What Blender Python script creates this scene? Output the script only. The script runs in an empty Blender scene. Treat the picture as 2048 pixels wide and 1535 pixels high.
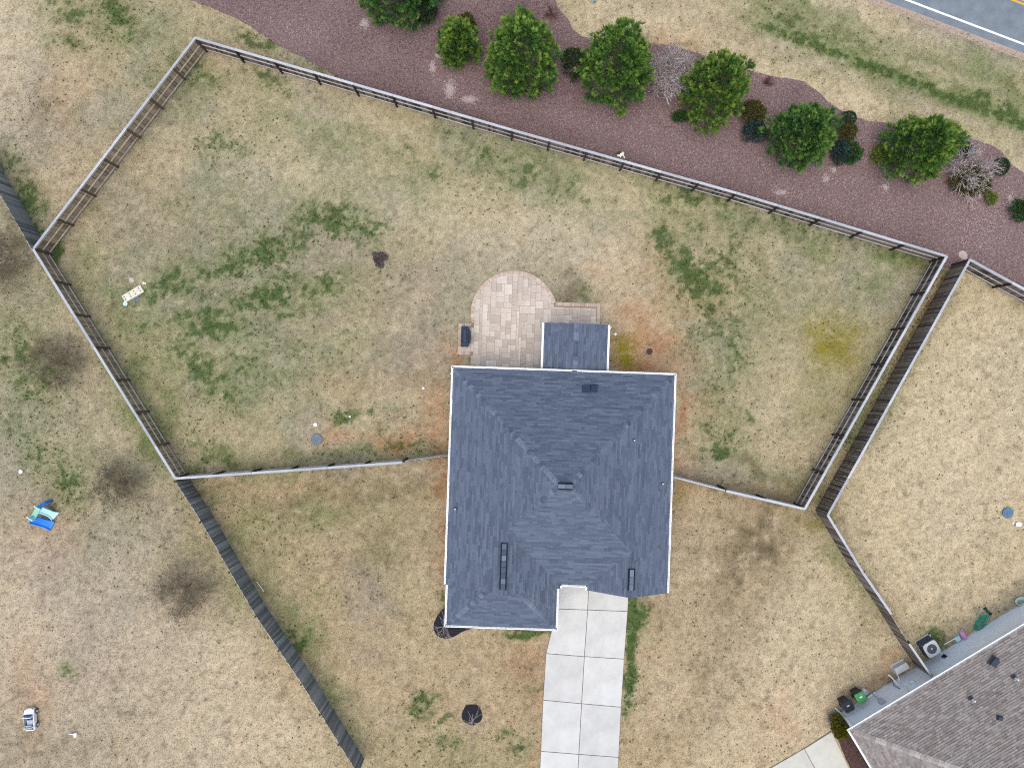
import bpy, math, random
import numpy as np
from math import radians as R, sin, cos, pi, hypot, atan2
random.seed(7); rng = np.random.default_rng(11)
SC = bpy.context.scene; COL = SC.collection
# ------------------------------------------------------------ camera, sky, sun, exposure
H = 48.0                      # drone height above the lawn
PXM = 32.0                    # photo pixels per metre at ground level
cam_d = bpy.data.cameras.new('camera'); cam = bpy.data.objects.new('camera', cam_d); COL.objects.link(cam)
cam.location = (0, 0, H); cam.rotation_euler = (0, 0, 0)
cam_d.sensor_fit = 'HORIZONTAL'; cam_d.sensor_width = 36; cam_d.lens = 36 * (H * PXM) / 2048
cam_d.clip_start = .5; cam_d.clip_end = 4000
SC.camera = cam
W = bpy.data.worlds.new('World'); SC.world = W; W.use_nodes = True
wn = W.node_tree.nodes; wl = W.node_tree.links
SUN_EL, SUN_AZ = 76, 200
sky = wn.new('ShaderNodeTexSky'); sky.sky_type = 'NISHITA'; sky.sun_disc = False
sky.sun_elevation = R(SUN_EL); sky.sun_rotation = R(SUN_AZ); sky.air_density = 1.3; sky.dust_density = 3.5; sky.ozone_density = 1.0
bgn = wn['Background']; wl.new(sky.outputs[0], bgn.inputs[0]); bgn.inputs[1].default_value = .15
sd = bpy.data.lights.new('sun', 'SUN'); sd.energy = 1.2; sd.angle = R(75); sd.color = (1, .93, .82)
so = bpy.data.objects.new('sun', sd); COL.objects.link(so)
so.rotation_euler = (R(90 - SUN_EL), 0, R(180 - SUN_AZ))
vs = SC.view_settings; vs.view_transform = 'Standard'; vs.look = 'None'; vs.gamma = 1; vs.use_curve_mapping = False
vs.exposure = 0.50
SC.render.engine = 'CYCLES'
SC.cycles.use_denoising = False; SC.cycles.filter_width = 1.1; SC.cycles.max_bounces = 6; SC.cycles.diffuse_bounces = 3

# ------------------------------------------------------------ helpers
def P(px, py, z=0.0):
    s = (H - z) / H / PXM
    return ((px - 1024) * s, (767.5 - py) * s, z)
def P2(px, py, z=0.0):
    p = P(px, py, z); return (p[0], p[1])
def lin(c):
    return tuple(((v / 255) / 12.92 if v / 255 <= .04045 else ((v / 255 + .055) / 1.055) ** 2.4) for v in c)

class Mesh:
    def __init__(s): s.v = []; s.f = []; s.t = []; s.mi = []
    def face(s, pts, t=0.0):
        n = len(s.v); s.v += [tuple(p) for p in pts]; s.t += [t] * len(pts); s.f.append(tuple(range(n, n + len(pts))))
    def poly(s, verts, faces, t=0.0):
        n = len(s.v); s.v += [tuple(p) for p in verts]; s.t += [t] * len(verts)
        s.f += [tuple(i + n for i in f) for f in faces]
    def box(s, c, size, rz=0.0, t=0.0, taper=1.0, tilt=None):
        x, y, z = c; a, b, h = size[0] / 2, size[1] / 2, size[2] / 2
        vs_ = []
        for dz, k in ((-h, 1.0), (h, taper)):
            for dx, dy in ((-a, -b), (a, -b), (a, b), (-a, b)):
                vs_.append((dx * k, dy * k, dz))
        out = []
        cr, sr = cos(rz), sin(rz)
        for dx, dy, dz in vs_:
            if tilt:  # tilt about local x
                ct, st = cos(tilt), sin(tilt); dy, dz = dy * ct - dz * st, dy * st + dz * ct
            out.append((x + dx * cr - dy * sr, y + dx * sr + dy * cr, z + dz))
        s.poly(out, [(3, 2, 1, 0), (4, 5, 6, 7), (0, 1, 5, 4), (1, 2, 6, 5), (2, 3, 7, 6), (3, 0, 4, 7)], t)
    def bbox(s, c, size, rz=0.0, t=0.0, r=.02):      # box with chamfered top and corners
        x, y, z = c; a, b, h = size[0] / 2, size[1] / 2, size[2]
        ring = [(-a + r, -b), (a - r, -b), (a, -b + r), (a, b - r), (a - r, b), (-a + r, b), (-a, b - r), (-a, -b + r)]
        k = [(1, 0), (1, h - r), (None, h)]
        vv = []
        for q, hz in k:
            for (dx, dy) in ring:
                if q is None: dx *= (a - r) / a; dy *= (b - r) / b
                vv.append((dx, dy, hz))
        cr, sr = cos(rz), sin(rz)
        vv = [(x + p * cr - q * sr, y + p * sr + q * cr, z + w) for p, q, w in vv]
        ff = [tuple(reversed(range(8))), tuple(range(16, 24))]
        for l in (0, 8):
            for i in range(8): j = (i + 1) % 8; ff.append((l + i, l + j, l + 8 + j, l + 8 + i))
        s.poly(vv, ff, t)
    def tube(s, p0, p1, r0, r1=None, n=6, t=0.0, caps=True):
        r1 = r0 if r1 is None else r1
        p0 = np.array(p0, float); p1 = np.array(p1, float); d = p1 - p0; L = np.linalg.norm(d)
        if L < 1e-6: return
        d /= L; a = np.cross(d, (0, 0, 1) if abs(d[2]) < .9 else (1, 0, 0)); a /= np.linalg.norm(a); b = np.cross(d, a)
        vv = []
        for p, r in ((p0, r0), (p1, r1)):
            for i in range(n):
                q = 2 * pi * i / n; vv.append(tuple(p + r * (cos(q) * a + sin(q) * b)))
        ff = [(i, (i + 1) % n, n + (i + 1) % n, n + i) for i in range(n)]
        if caps: ff += [tuple(reversed(range(n))), tuple(range(n, 2 * n))]
        s.poly(vv, ff, t)
    def path(s, pts, r, n=6, t=0.0):
        for a, b in zip(pts[:-1], pts[1:]): s.tube(a, b, r, r, n, t)
    def lathe(s, c, prof, n=16, t=0.0, sx=1, sy=1, rz=0):
        vv = []
        for r, z in prof:
            for i in range(n):
                q = 2 * pi * i / n; a, b = r * cos(q) * sx, r * sin(q) * sy
                vv.append((c[0] + a * cos(rz) - b * sin(rz), c[1] + a * sin(rz) + b * cos(rz), c[2] + z))
        ff = []
        for k in range(len(prof) - 1):
            for i in range(n):
                j = (i + 1) % n; ff.append((k * n + i, k * n + j, (k + 1) * n + j, (k + 1) * n + i))
        ff.append(tuple((len(prof) - 1) * n + i for i in range(n))); ff.append(tuple(reversed(range(n))))
        s.poly(vv, ff, t)
    def prism(s, pts2, z0, z1, t=0.0):
        n = len(pts2)
        if sum(pts2[i][0] * pts2[(i + 1) % n][1] - pts2[(i + 1) % n][0] * pts2[i][1] for i in range(n)) < 0: pts2 = list(reversed(pts2))
        vv = [(x, y, z0) for x, y in pts2] + [(x, y, z1) for x, y in pts2]
        s.poly(vv, [tuple(reversed(range(n))), tuple(range(n, 2 * n))] + [(i, (i + 1) % n, n + (i + 1) % n, n + i) for i in range(n)], t)
    def data(s, name, mat, origin=(0, 0, 0), smooth=False):
        me = bpy.data.meshes.new(name)
        ox, oy, oz = origin
        me.from_pydata([(x - ox, y - oy, z - oz) for x, y, z in s.v], [], s.f)
        at = me.attributes.new('tint', 'FLOAT', 'POINT'); at.data.foreach_set('value', np.array(s.t, dtype=np.float32))
        if mat: me.materials.append(mat)
        if smooth: me.polygons.foreach_set('use_smooth', [True] * len(me.polygons))
        me.update(); return me
    def build(s, name, mat, parent=None, smooth=False, **kw):
        org = wloc(parent) if parent else kw.pop('origin', (0, 0, 0))
        o = bpy.data.objects.new(name, s.data(name, mat, org, smooth)); COL.objects.link(o)
        if parent: o.parent = parent
        else: o.location = org
        for k, v in kw.items(): o[k] = v
        return o
def wloc(o):
    x, y, z = 0., 0., 0.
    while o: x += o.location[0]; y += o.location[1]; z += o.location[2]; o = o.parent
    return (x, y, z)
def thing(name, label, cat, loc, group=None):
    o = bpy.data.objects.new(name, None); COL.objects.link(o); o.location = loc; o.empty_display_size = .2
    o['label'] = label; o['category'] = cat
    if group: o['group'] = group
    return o
def tag(o, label, cat, group=None):
    o['label'] = label; o['category'] = cat
    if group: o['group'] = group
    return o
def inst(name, me, parent, loc, rz=0.0, scale=(1, 1, 1), rx=0.0, ry=0.0):
    o = bpy.data.objects.new(name, me); COL.objects.link(o); o.parent = parent
    w = wloc(parent); o.location = (loc[0] - w[0], loc[1] - w[1], loc[2] - w[2])
    o.rotation_euler = (rx, ry, rz); o.scale = scale; return o
def fast_mesh(name, V, F, mat, tint=None, col=None):
    """V (n,3), F (m,k) arrays"""
    me = bpy.data.meshes.new(name); V = np.asarray(V, np.float32); F = np.asarray(F, np.int32); k = F.shape[1]
    me.vertices.add(len(V)); me.vertices.foreach_set('co', V.ravel())
    me.loops.add(F.size); me.loops.foreach_set('vertex_index', F.ravel())
    me.polygons.add(len(F)); me.polygons.foreach_set('loop_start', np.arange(0, F.size, k, dtype=np.int32))
    me.polygons.foreach_set('loop_total', np.full(len(F), k, np.int32))
    if tint is not None:
        a = me.attributes.new('tint', 'FLOAT', 'POINT'); a.data.foreach_set('value', np.asarray(tint, np.float32))
    if col is not None:
        a = me.attributes.new('col', 'FLOAT_COLOR', 'POINT'); c = np.ones((len(V), 4), np.float32); c[:, :3] = col; a.data.foreach_set('color', c.ravel())
    me.materials.append(mat); me.update(calc_edges=True); me.validate(); return me
def link(name, me, parent=None, loc=(0, 0, 0), **kw):
    o = bpy.data.objects.new(name, me); COL.objects.link(o); o.location = loc
    if parent: o.parent = parent
    for k, v in kw.items(): o[k] = v
    return o

# ------------------------------------------------------------ materials
def mat(name, a, b=None, rough=.8, noise=6.0, tint=0.0, obj=0.0, bump=.0, bscale=40.0, metal=0.0, stretch=None, spec=.3, nmix=1.0, c=None, detail=5, trans=0):
    """base colour between a and b: noise + per-piece attribute 'tint' + per-object random"""
    m = bpy.data.materials.new(name); m.use_nodes = True; N = m.node_tree.nodes; L = m.node_tree.links
    pr = N['Principled BSDF']; pr.inputs['Roughness'].default_value = rough; pr.inputs['Metallic'].default_value = metal
    pr.inputs['Specular IOR Level'].default_value = spec
    if b is None: b = tuple(v * .8 for v in a)
    tc = N.new('ShaderNodeTexCoord'); mp = N.new('ShaderNodeMapping'); L.new(tc.outputs['Object'], mp.inputs[0])
    if stretch: mp.inputs['Scale'].default_value = stretch
    nz = N.new('ShaderNodeTexNoise'); nz.inputs['Scale'].default_value = noise; nz.inputs['Detail'].default_value = detail; nz.inputs['Roughness'].default_value = .65
    L.new(mp.outputs[0], nz.inputs['Vector'])
    mr = N.new('ShaderNodeMapRange'); mr.inputs['From Min'].default_value = .3; mr.inputs['From Max'].default_value = .7
    mr.inputs['To Min'].default_value = .5 - .5 * nmix; mr.inputs['To Max'].default_value = .5 + .5 * nmix
    L.new(nz.outputs['Fac'], mr.inputs['Value']); fac = mr.outputs[0]
    def addf(f, src, k):
        x = N.new('ShaderNodeMath'); x.operation = 'SUBTRACT'; L.new(src, x.inputs[0]); x.inputs[1].default_value = .5
        y = N.new('ShaderNodeMath'); y.operation = 'MULTIPLY_ADD'; L.new(x.outputs[0], y.inputs[0]); y.inputs[1].default_value = k; L.new(f, y.inputs[2])
        return y.outputs[0]
    if tint:
        at = N.new('ShaderNodeAttribute'); at.attribute_name = 'tint'; fac = addf(fac, at.outputs['Fac'], tint)
    if obj:
        oi = N.new('ShaderNodeObjectInfo'); fac = addf(fac, oi.outputs['Random'], obj)
    cr = N.new('ShaderNodeValToRGB'); cr.color_ramp.elements[0].color = (*a, 1); cr.color_ramp.elements[1].color = (*b, 1)
    if c is not None:
        e = cr.color_ramp.elements.new(.5); e.color = (*c, 1)
    L.new(fac, cr.inputs[0]); L.new(cr.outputs[0], pr.inputs['Base Color'])
    if bump:
        n2 = N.new('ShaderNodeTexNoise'); n2.inputs['Scale'].default_value = bscale; n2.inputs['Detail'].default_value = 4
        L.new(mp.outputs[0], n2.inputs['Vector'])
        bp = N.new('ShaderNodeBump'); bp.inputs['Strength'].default_value = bump; bp.inputs['Distance'].default_value = .03
        L.new(n2.outputs['Fac'], bp.inputs['Height']); L.new(bp.outputs[0], pr.inputs['Normal'])
    if trans:
        pr.inputs['Transmission Weight'].default_value = trans
    return m

def colmat(name, rough=.95, grain=True):
    """colour comes from the point attribute 'col' (kind of turf at that place), broken up by fine noise"""
    m = bpy.data.materials.new(name); m.use_nodes = True; N = m.node_tree.nodes; L = m.node_tree.links
    pr = N['Principled BSDF']; pr.inputs['Roughness'].default_value = rough; pr.inputs['Specular IOR Level'].default_value = .1
    at = N.new('ShaderNodeAttribute'); at.attribute_name = 'col'; out = at.outputs['Color']
    if grain:
        tc = N.new('ShaderNodeTexCoord')
        for sc_, lo, hi, de in ((11.0, .80, 1.20, 6), (2.3, .92, 1.08, 4)):
            nz = N.new('ShaderNodeTexNoise'); nz.inputs['Scale'].default_value = sc_; nz.inputs['Detail'].default_value = de; nz.inputs['Roughness'].default_value = .8
            L.new(tc.outputs['Object'], nz.inputs['Vector'])
            mr = N.new('ShaderNodeMapRange'); mr.inputs['From Min'].default_value = .3; mr.inputs['From Max'].default_value = .7
            mr.inputs['To Min'].default_value = lo; mr.inputs['To Max'].default_value = hi; L.new(nz.outputs['Fac'], mr.inputs['Value'])
            mx = N.new('ShaderNodeVectorMath'); mx.operation = 'SCALE'; L.new(out, mx.inputs[0]); L.new(mr.outputs[0], mx.inputs['Scale']); out = mx.outputs[0]
        n2 = N.new('ShaderNodeTexNoise'); n2.inputs['Scale'].default_value = 16; n2.inputs['Detail'].default_value = 5; n2.inputs['Roughness'].default_value = .75
        L.new(tc.outputs['Object'], n2.inputs['Vector'])
        bp = N.new('ShaderNodeBump'); bp.inputs['Strength'].default_value = .7; bp.inputs['Distance'].default_value = .05
        L.new(n2.outputs['Fac'], bp.inputs['Height']); L.new(bp.outputs[0], pr.inputs['Normal'])
    L.new(out, pr.inputs['Base Color']); return m

M = {}
M['lawn'] = colmat('lawn_turf'); M['blade'] = colmat('grass_blade', .8, False)
M['mulch'] = mat('red_brown_mulch', (.096, .060, .060), (.26, .185, .180), .95, 9, bump=.9, bscale=45, detail=8, spec=.1)
M['chip'] = mat('mulch_chip', (.080, .048, .048), (.40, .30, .288), .9, 3, tint=1.1, nmix=.3, spec=.15)
M['asphalt'] = mat('asphalt', (.125, .155, .18), (.19, .22, .245), .9, 1.3, bump=.2, bscale=90)
M['white_line'] = mat('white_road_paint', (.66, .68, .68), (.82, .83, .82), .7, 20)
M['yellow_line'] = mat('yellow_road_paint', (.55, .30, .03), (.66, .38, .05), .7, 20)
M['gravel'] = mat('pale_shoulder_grit', (.30, .235, .18), (.42, .34, .27), .95, 14, bump=.5)
M['concrete'] = mat('pale_concrete', (.40, .40, .38), (.57, .57, .545), .85, .7, obj=.5, nmix=.75, bump=.08, bscale=60, detail=9)
M['walk'] = mat('sidewalk_concrete', (.42, .42, .37), (.52, .51, .45), .85, 1.2, obj=.3, bump=.1, bscale=60, detail=8)
M['joint'] = mat('joint_grit', (.13, .125, .12), (.2, .19, .18), .95, 20)
M['paver'] = mat('patio_paver', (.36, .305, .245), (.58, .53, .46), .85, 7, obj=.7, nmix=.35, bump=.12, bscale=50, c=(.465, .40, .34))
M['border'] = mat('patio_border_brick', (.38, .28, .21), (.52, .43, .35), .85, 8, tint=.9, nmix=.4)
M['sand'] = mat('paver_joint_sand', (.20, .15, .12), (.28, .21, .17), .95, 20)
M['shingle'] = mat('blue_grey_shingle', (.056, .074, .108), (.126, .155, .210), .9, 9, tint=.6, nmix=.35, bump=.25, bscale=120, spec=.2)
M['shingle_cap'] = mat('blue_grey_cap_shingle', (.052, .070, .103), (.150, .180, .236), .9, 9, obj=1.0, nmix=.4, bump=.25, bscale=120, spec=.2)
M['shingle_n'] = mat('brown_grey_shingle', (.150, .130, .120), (.30, .272, .255), .92, 9, tint=.7, nmix=.5, bump=.25, bscale=120, spec=.15)
M['shingle_ncap'] = mat('brown_grey_cap_shingle', (.22, .195, .18), (.40, .365, .34), .92, 9, obj=.8, nmix=.4, spec=.15)
M['deck'] = mat('roof_deck', (.05, .055, .07), (.07, .078, .095), .9, 8)
M['white'] = mat('white_aluminium', (.74, .77, .77), (.84, .86, .86), .45, 2, spec=.5)
M['siding'] = mat('pale_lap_siding', (.78, .81, .83), (.84, .86, .87), .6, 1.5, spec=.3)
M['soffit'] = mat('soffit', (.6, .6, .6), (.7, .7, .7), .7, 3)
M['glass'] = mat('dark_window_glass', (.02, .025, .03), (.04, .05, .06), .08, 2, spec=.6)
M['black'] = mat('black_plastic', (.008, .012, .022), (.022, .030, .046), .45, 5, spec=.45)
M['vent'] = mat('dark_roof_vent', (.018, .026, .042), (.04, .052, .075), .6, 12)
M['ridge'] = mat('ridge_vent_edge', (.012, .018, .030), (.02, .028, .045), 1.0, 12, spec=0)
M['exh'] = mat('navy_vent', (.022, .034, .058), (.034, .05, .08), .9, 12, spec=.05)
M['pipe'] = mat('pale_pipe', (.55, .58, .6), (.7, .72, .73), .5, 5)
M['cap'] = mat('weathered_fence_cap', (.27, .285, .315), (.50, .52, .555), .85, 3, obj=.6, nmix=.7, stretch=(1, 6, 6), bump=.3)
M['rail'] = mat('weathered_fence_rail', (.34, .31, .27), (.56, .52, .47), .9, 5, obj=.6)
M['post_b'] = mat('brown_fence_post', (.07, .045, .028), (.15, .10, .065), .9, 6, obj=.5)
M['post'] = mat('dark_fence_post', (.028, .020, .017), (.06, .046, .038), .9, 6, obj=.5)
M['b_olive'] = mat('olive_brown_board', (.15, .105, .060), (.40, .30, .19), .9, 5, obj=.9, nmix=.6, stretch=(8, 8, 1), bump=.3)
M['b_dark'] = mat('dark_weathered_board', (.024, .020, .021), (.20, .165, .155), .9, 5, obj=1.1, nmix=.6, stretch=(8, 8, 1), bump=.3)
M['b_grey'] = mat('slate_grey_board', (.105, .114, .116), (.31, .32, .315), .9, 5, obj=1.0, nmix=.7, stretch=(8, 8, 1), bump=.3)
M['b_brown'] = mat('grey_brown_board', (.060, .045, .036), (.28, .24, .205), .9, 5, obj=1.0, nmix=.6, stretch=(8, 8, 1), bump=.3)
M['trunk'] = mat('bark', (.07, .05, .035), (.14, .105, .08), .95, 12, bump=.6)
M['palebark'] = mat('pale_smooth_bark', (.40, .33, .28), (.56, .48, .42), .8, 12)
M['twig_grey'] = mat('grey_twigs', (.20, .165, .16), (.62, .55, .53), .9, 4, tint=.9)
M['twig_brown'] = mat('brown_twigs', (.075, .060, .042), (.22, .18, .125), .9, 4, tint=.9)
M['twig_red'] = mat('red_brown_twigs', (.07, .022, .016), (.17, .065, .045), .9, 4, tint=.9)
M['twig_pink'] = mat('pinkish_twigs', (.20, .125, .12), (.34, .24, .23), .9, 4, tint=.9)
def leafmat(n, a, b, c=None): return mat(n, a, b, .55, 1.6, tint=1.0, nmix=.35, c=c, spec=.3)
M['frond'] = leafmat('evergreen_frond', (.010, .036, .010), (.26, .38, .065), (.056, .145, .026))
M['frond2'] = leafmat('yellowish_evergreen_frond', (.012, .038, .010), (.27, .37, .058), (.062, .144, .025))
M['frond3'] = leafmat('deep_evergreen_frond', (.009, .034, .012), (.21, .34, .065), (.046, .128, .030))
M['leaf_dark'] = leafmat('dark_green_leaf', (.012, .032, .012), (.05, .095, .03))
M['leaf_olive'] = leafmat('olive_leaf', (.04, .045, .012), (.15, .14, .035))
M['leaf_teal'] = leafmat('blue_green_leaf', (.014, .036, .034), (.06, .11, .095))
M['leaf_mid'] = leafmat('mid_green_leaf', (.02, .06, .015), (.07, .16, .04))
M['leaf_lime'] = leafmat('lime_leaf', (.07, .12, .015), (.24, .32, .06))
M['leaf_clip'] = leafmat('clipped_green_leaf', (.02, .055, .02), (.05, .115, .045))
M['leaf_gold'] = leafmat('golden_olive_leaf', (.055, .060, .004), (.24, .18, .01), (.11, .115, .008))
M['blackmulch'] = mat('black_mulch', (.006, .007, .012), (.028, .028, .036), .95, 14, bump=1.0, bscale=50)
M['darkmulch'] = mat('dark_brown_mulch', (.03, .016, .016), (.12, .07, .06), .95, 12, bump=1.0, bscale=50)
M['blue'] = mat('bright_blue_plastic', (.008, .15, .62), (.015, .22, .78), .4, 2)
M['aqua'] = mat('pale_aqua_plastic', (.38, .68, .72), (.52, .78, .80), .4, 2)
M['mint'] = mat('mint_green_plastic', (.16, .46, .30), (.26, .56, .40), .4, 3)
M['navy'] = mat('navy_plastic', (.01, .04, .16), (.03, .08, .26), .4, 3)
M['lid'] = mat('blue_grey_lid', (.10, .14, .18), (.15, .19, .235), .6, 5)
M['lid_blue'] = mat('slate_blue_lid', (.06, .13, .20), (.10, .19, .27), .6, 5)
M['cream'] = mat('cream_plastic', (.52, .50, .40), (.66, .64, .53), .6, 5)
M['green'] = mat('green_plastic', (.05, .24, .08), (.09, .33, .12), .45, 3)
M['teal'] = mat('teal_hose', (.005, .24, .16), (.03, .40, .28), .4, 5)
M['pink'] = mat('pink_plastic', (.62, .25, .52), (.74, .38, .63), .4, 3)
M['metal'] = mat('grey_metal', (.36, .39, .44), (.48, .51, .55), .5, 4)
M['steel_dark'] = mat('dark_metal', (.05, .06, .08), (.09, .10, .13), .5, 8)
M['brown'] = mat('brown_drain', (.06, .038, .034), (.10, .065, .058), .8, 10)
M['rock'] = mat('pale_rock', (.36, .30, .25), (.52, .46, .40), .9, 10, bump=.4)

# ------------------------------------------------------------ noise and turf colour field
def vnoise(x, y, s, seed):
    g = np.random.default_rng(seed).random((257, 257)).astype(np.float32)
    X = x / s + 1000.37; Y = y / s + 1000.71
    xi = np.floor(X).astype(int); yi = np.floor(Y).astype(int); fx = X - xi; fy = Y - yi
    fx = fx * fx * (3 - 2 * fx); fy = fy * fy * (3 - 2 * fy)
    a = g[xi % 256, yi % 256]; b = g[(xi + 1) % 256, yi % 256]; c = g[xi % 256, (yi + 1) % 256]; d = g[(xi + 1) % 256, (yi + 1) % 256]
    return (a * (1 - fx) + b * fx) * (1 - fy) + (c * (1 - fx) + d * fx) * fy
def fbm(x, y, s, seed, o=4):
    r = 0; w = 1; t = 0
    for i in range(o):
        r = r + w * vnoise(x * cos(i) - y * sin(i), x * sin(i) + y * cos(i), s, seed + i); t += w; w *= .55; s *= .5
    return r / t
a0 = np.array(P2(1765, 0)); a1 = np.array(P2(2048, 107)); d = (a1 - a0) / np.linalg.norm(a1 - a0); nrm = np.array((-d[1], d[0]))
RD = d
def sstep(a, b, v): t = np.clip((v - a) / (b - a), 0, 1); return t * t * (3 - 2 * t)

# (px, py, rx, ry, angle in the picture (deg, clockwise), strength)
GREEN_D = [(700,450,75,32,15,1),(625,432,50,30,0,.6),(545,500,75,32,-10,.9),(470,525,55,30,-10,.9),(400,545,60,26,0,.7),(345,570,55,32,0,.85),
 (300,600,35,25,0,.6),(520,600,80,26,-12,.85),(640,572,60,20,-20,.8),(570,635,70,22,-10,.6),(430,650,90,34,5,.8),(360,690,50,28,0,.6),(405,742,36,26,0,.95),
 (440,775,70,36,20,.7),(495,720,60,30,0,.6),(600,690,90,30,0,.35),(280,650,34,18,0,.6),(720,600,60,24,0,.3),
 (1335,480,38,34,0,.9),(1370,530,44,40,30,1),(1395,575,50,34,30,1),(1420,610,44,24,0,.7),(1330,435,50,24,0,.5),(1300,500,25,18,0,.4),(1640,455,60,24,10,.45),(1385,385,110,26,15,.7),(1500,440,70,22,10,.4),
 (1460,740,14,50,0,.55),(1420,660,60,30,0,.5),(1425,800,30,14,0,.5),(1435,850,40,30,0,.6),(1442,905,26,20,0,1),(1408,905,12,12,0,.7),(1495,845,12,18,0,.7),
 (693,832,22,15,0,1),(735,822,40,12,0,.6),(760,860,30,12,0,.4),(850,895,50,14,0,.6),(780,893,60,16,0,.5),
 (845,1398,26,22,0,1),(830,1420,26,16,0,1),(878,1442,18,7,-15,1),(895,1480,36,14,0,.75),(1008,1468,18,9,0,.9),(1042,1492,16,20,0,.6),(1062,1375,12,10,0,.8),(930,1520,60,10,0,.3),
 (604,1288,16,22,30,1),(585,1265,16,14,0,.7),(1268,1235,15,50,1,2.2),(1264,1310,13,50,1,1.9),(1259,1375,13,40,1,1.8),(1258,1405,12,26,0,1),(1050,1264,42,7,1,1.3),(885,1205,9,22,0,.9),(1268,1230,14,30,0,.9),
 (20,330,22,40,-25,.8),(45,400,34,56,-30,1),(70,450,20,30,-30,.8),(115,498,12,24,10,1.3),(150,20,60,30,0,.8),(225,25,40,40,0,.9),(255,70,36,20,0,.7),(130,85,40,14,0,.7),
 (430,285,46,36,0,.55),(395,140,50,30,20,.6),(350,205,40,30,0,.5),(520,150,50,14,18,.6),(610,120,70,16,28,.5),(520,85,70,26,28,.7),
 (30,700,44,60,0,.6),(70,765,50,44,0,.6),(75,900,60,40,50,.6),(130,965,60,26,60,.65),(25,850,36,40,0,.5),(245,975,45,40,0,.4),(20,560,40,30,0,.3),
 (1600,80,40,16,20,.6),(1700,120,60,16,25,.6),(1770,150,50,12,25,.9),(1850,170,60,12,25,.9),(1940,195,60,12,25,.9),(2020,230,50,18,25,.9),(1560,30,50,14,20,.8),(1640,65,50,12,20,.5),
 (1980,560,16,10,0,.6),(2040,600,30,20,0,.3),(1870,1285,26,36,-30,1.2),(1745,1180,12,40,-30,.5),(135,1345,14,16,0,.9),(860,340,60,16,15,.5),(960,330,80,20,12,.45),(1050,350,60,30,0,.5),
 (1130,375,50,30,0,.5),(820,300,20,8,20,.6),(1170,585,20,12,0,.6),(1060,570,40,10,0,.2),(1890,530,16,30,30,.5),(1700,880,12,14,0,.6),(1200,330,60,20,15,.4),(560,180,50,20,20,.5)]
GREEN_M = [(120,560,30,60,-28,.7),(210,700,26,110,-30,.8),(300,860,26,110,-30,.9),(420,925,90,20,-4,.8),(650,560,200,60,-12,.4),(420,720,120,60,0,.5),(60,720,60,90,-20,.6),(140,960,70,60,0,.5),(720,350,220,60,15,.35),(430,200,160,60,20,.35),(250,330,120,90,0,.25),(420,440,240,120,0,.35),(450,700,220,110,0,.4),(300,800,60,140,-25,.7),(250,640,40,130,-28,.6),(190,540,40,60,0,.6),
 (330,880,40,60,-25,.7),(520,930,200,22,-4,.55),(640,1020,120,46,0,.55),(560,1050,110,60,0,.6),(500,1120,70,100,-25,.6),(560,1230,40,130,-32,.65),(680,1420,36,110,-32,.6),(440,1010,50,30,0,.5),
 (1620,480,160,30,16,.6),(1780,560,80,60,0,.5),(1820,520,60,24,16,.8),(1700,680,90,120,30,.3),(1500,560,160,120,0,.35),(1600,620,160,90,0,.3),(1400,420,140,60,0,.4),(1620,960,60,40,0,.5),(1640,800,60,120,30,.3),
 (1530,940,80,30,0,.5),(1800,170,200,40,22,.5),(1900,240,160,36,22,.35),(1700,100,150,36,22,.45),(2000,160,120,40,25,.5),(300,60,120,60,0,.3),(60,620,110,130,0,.35),(80,830,110,140,0,.4),
 (160,940,120,70,0,.3),(400,1100,50,90,-30,.3),(230,1060,90,50,0,.2),(760,1130,90,130,0,.3),(900,1500,180,40,0,.3),(1080,1000,10,10,0,0),(700,990,200,30,0,.35),(1010,350,240,70,12,.3),
 (1310,860,10,10,0,0),(1450,700,60,200,0,.25),(1000,960,10,10,0,0),(1640,1010,30,30,0,.5),(1780,760,30,220,30,.6),(1700,1130,24,100,-30,.6),(640,260,250,22,17,.5),(1150,330,250,24,16,.4),(620,1200,70,40,0,.4)]
CLAY = [(1285,675,60,42,10,1.0),(1298,728,56,28,0,1.15),(1230,735,30,16,0,.9),(1340,700,40,50,0,.5),(1357,800,10,100,2,.9),(1352,950,10,60,2,.5),(1400,790,30,60,0,.3),(885,880,20,70,0,.9),(880,800,34,50,0,.55),(800,868,60,20,-5,.9),(770,862,34,12,0,.7),
 (665,872,34,22,0,.45),(893,1000,10,90,0,.9),(890,1130,10,40,0,.9),(925,722,16,14,0,1),(900,700,20,40,0,.35),(760,760,120,40,0,.3),(870,780,40,60,0,.4),(100,1045,60,50,0,.4),(60,1420,40,80,0,.35),(60,1340,30,60,0,.3),
 (1400,590,50,24,0,.5),(1380,620,80,20,0,.45),(1320,560,60,60,0,.35),(1290,930,10,10,0,0),(1385,960,30,40,0,.3),(1545,1440,70,70,0,.3),(1180,1100,1,1,0,0),(1890,1360,30,10,-30,.8),(1745,1365,60,14,-30,.6),(1780,1340,30,20,-30,.4),(650,990,60,20,0,.2),
 (1070,1440,8,120,3,.4),(1060,1320,30,50,0,.35),(130,200,60,160,20,.15),(1350,110,50,30,0,.5),(1200,540,40,20,0,.2),(620,960,60,20,0,.2),(150,440,20,14,0,.5),(1030,590,1,1,0,0),(1845,530,6,6,0,1),(1255,640,30,16,0,.5)]
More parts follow.
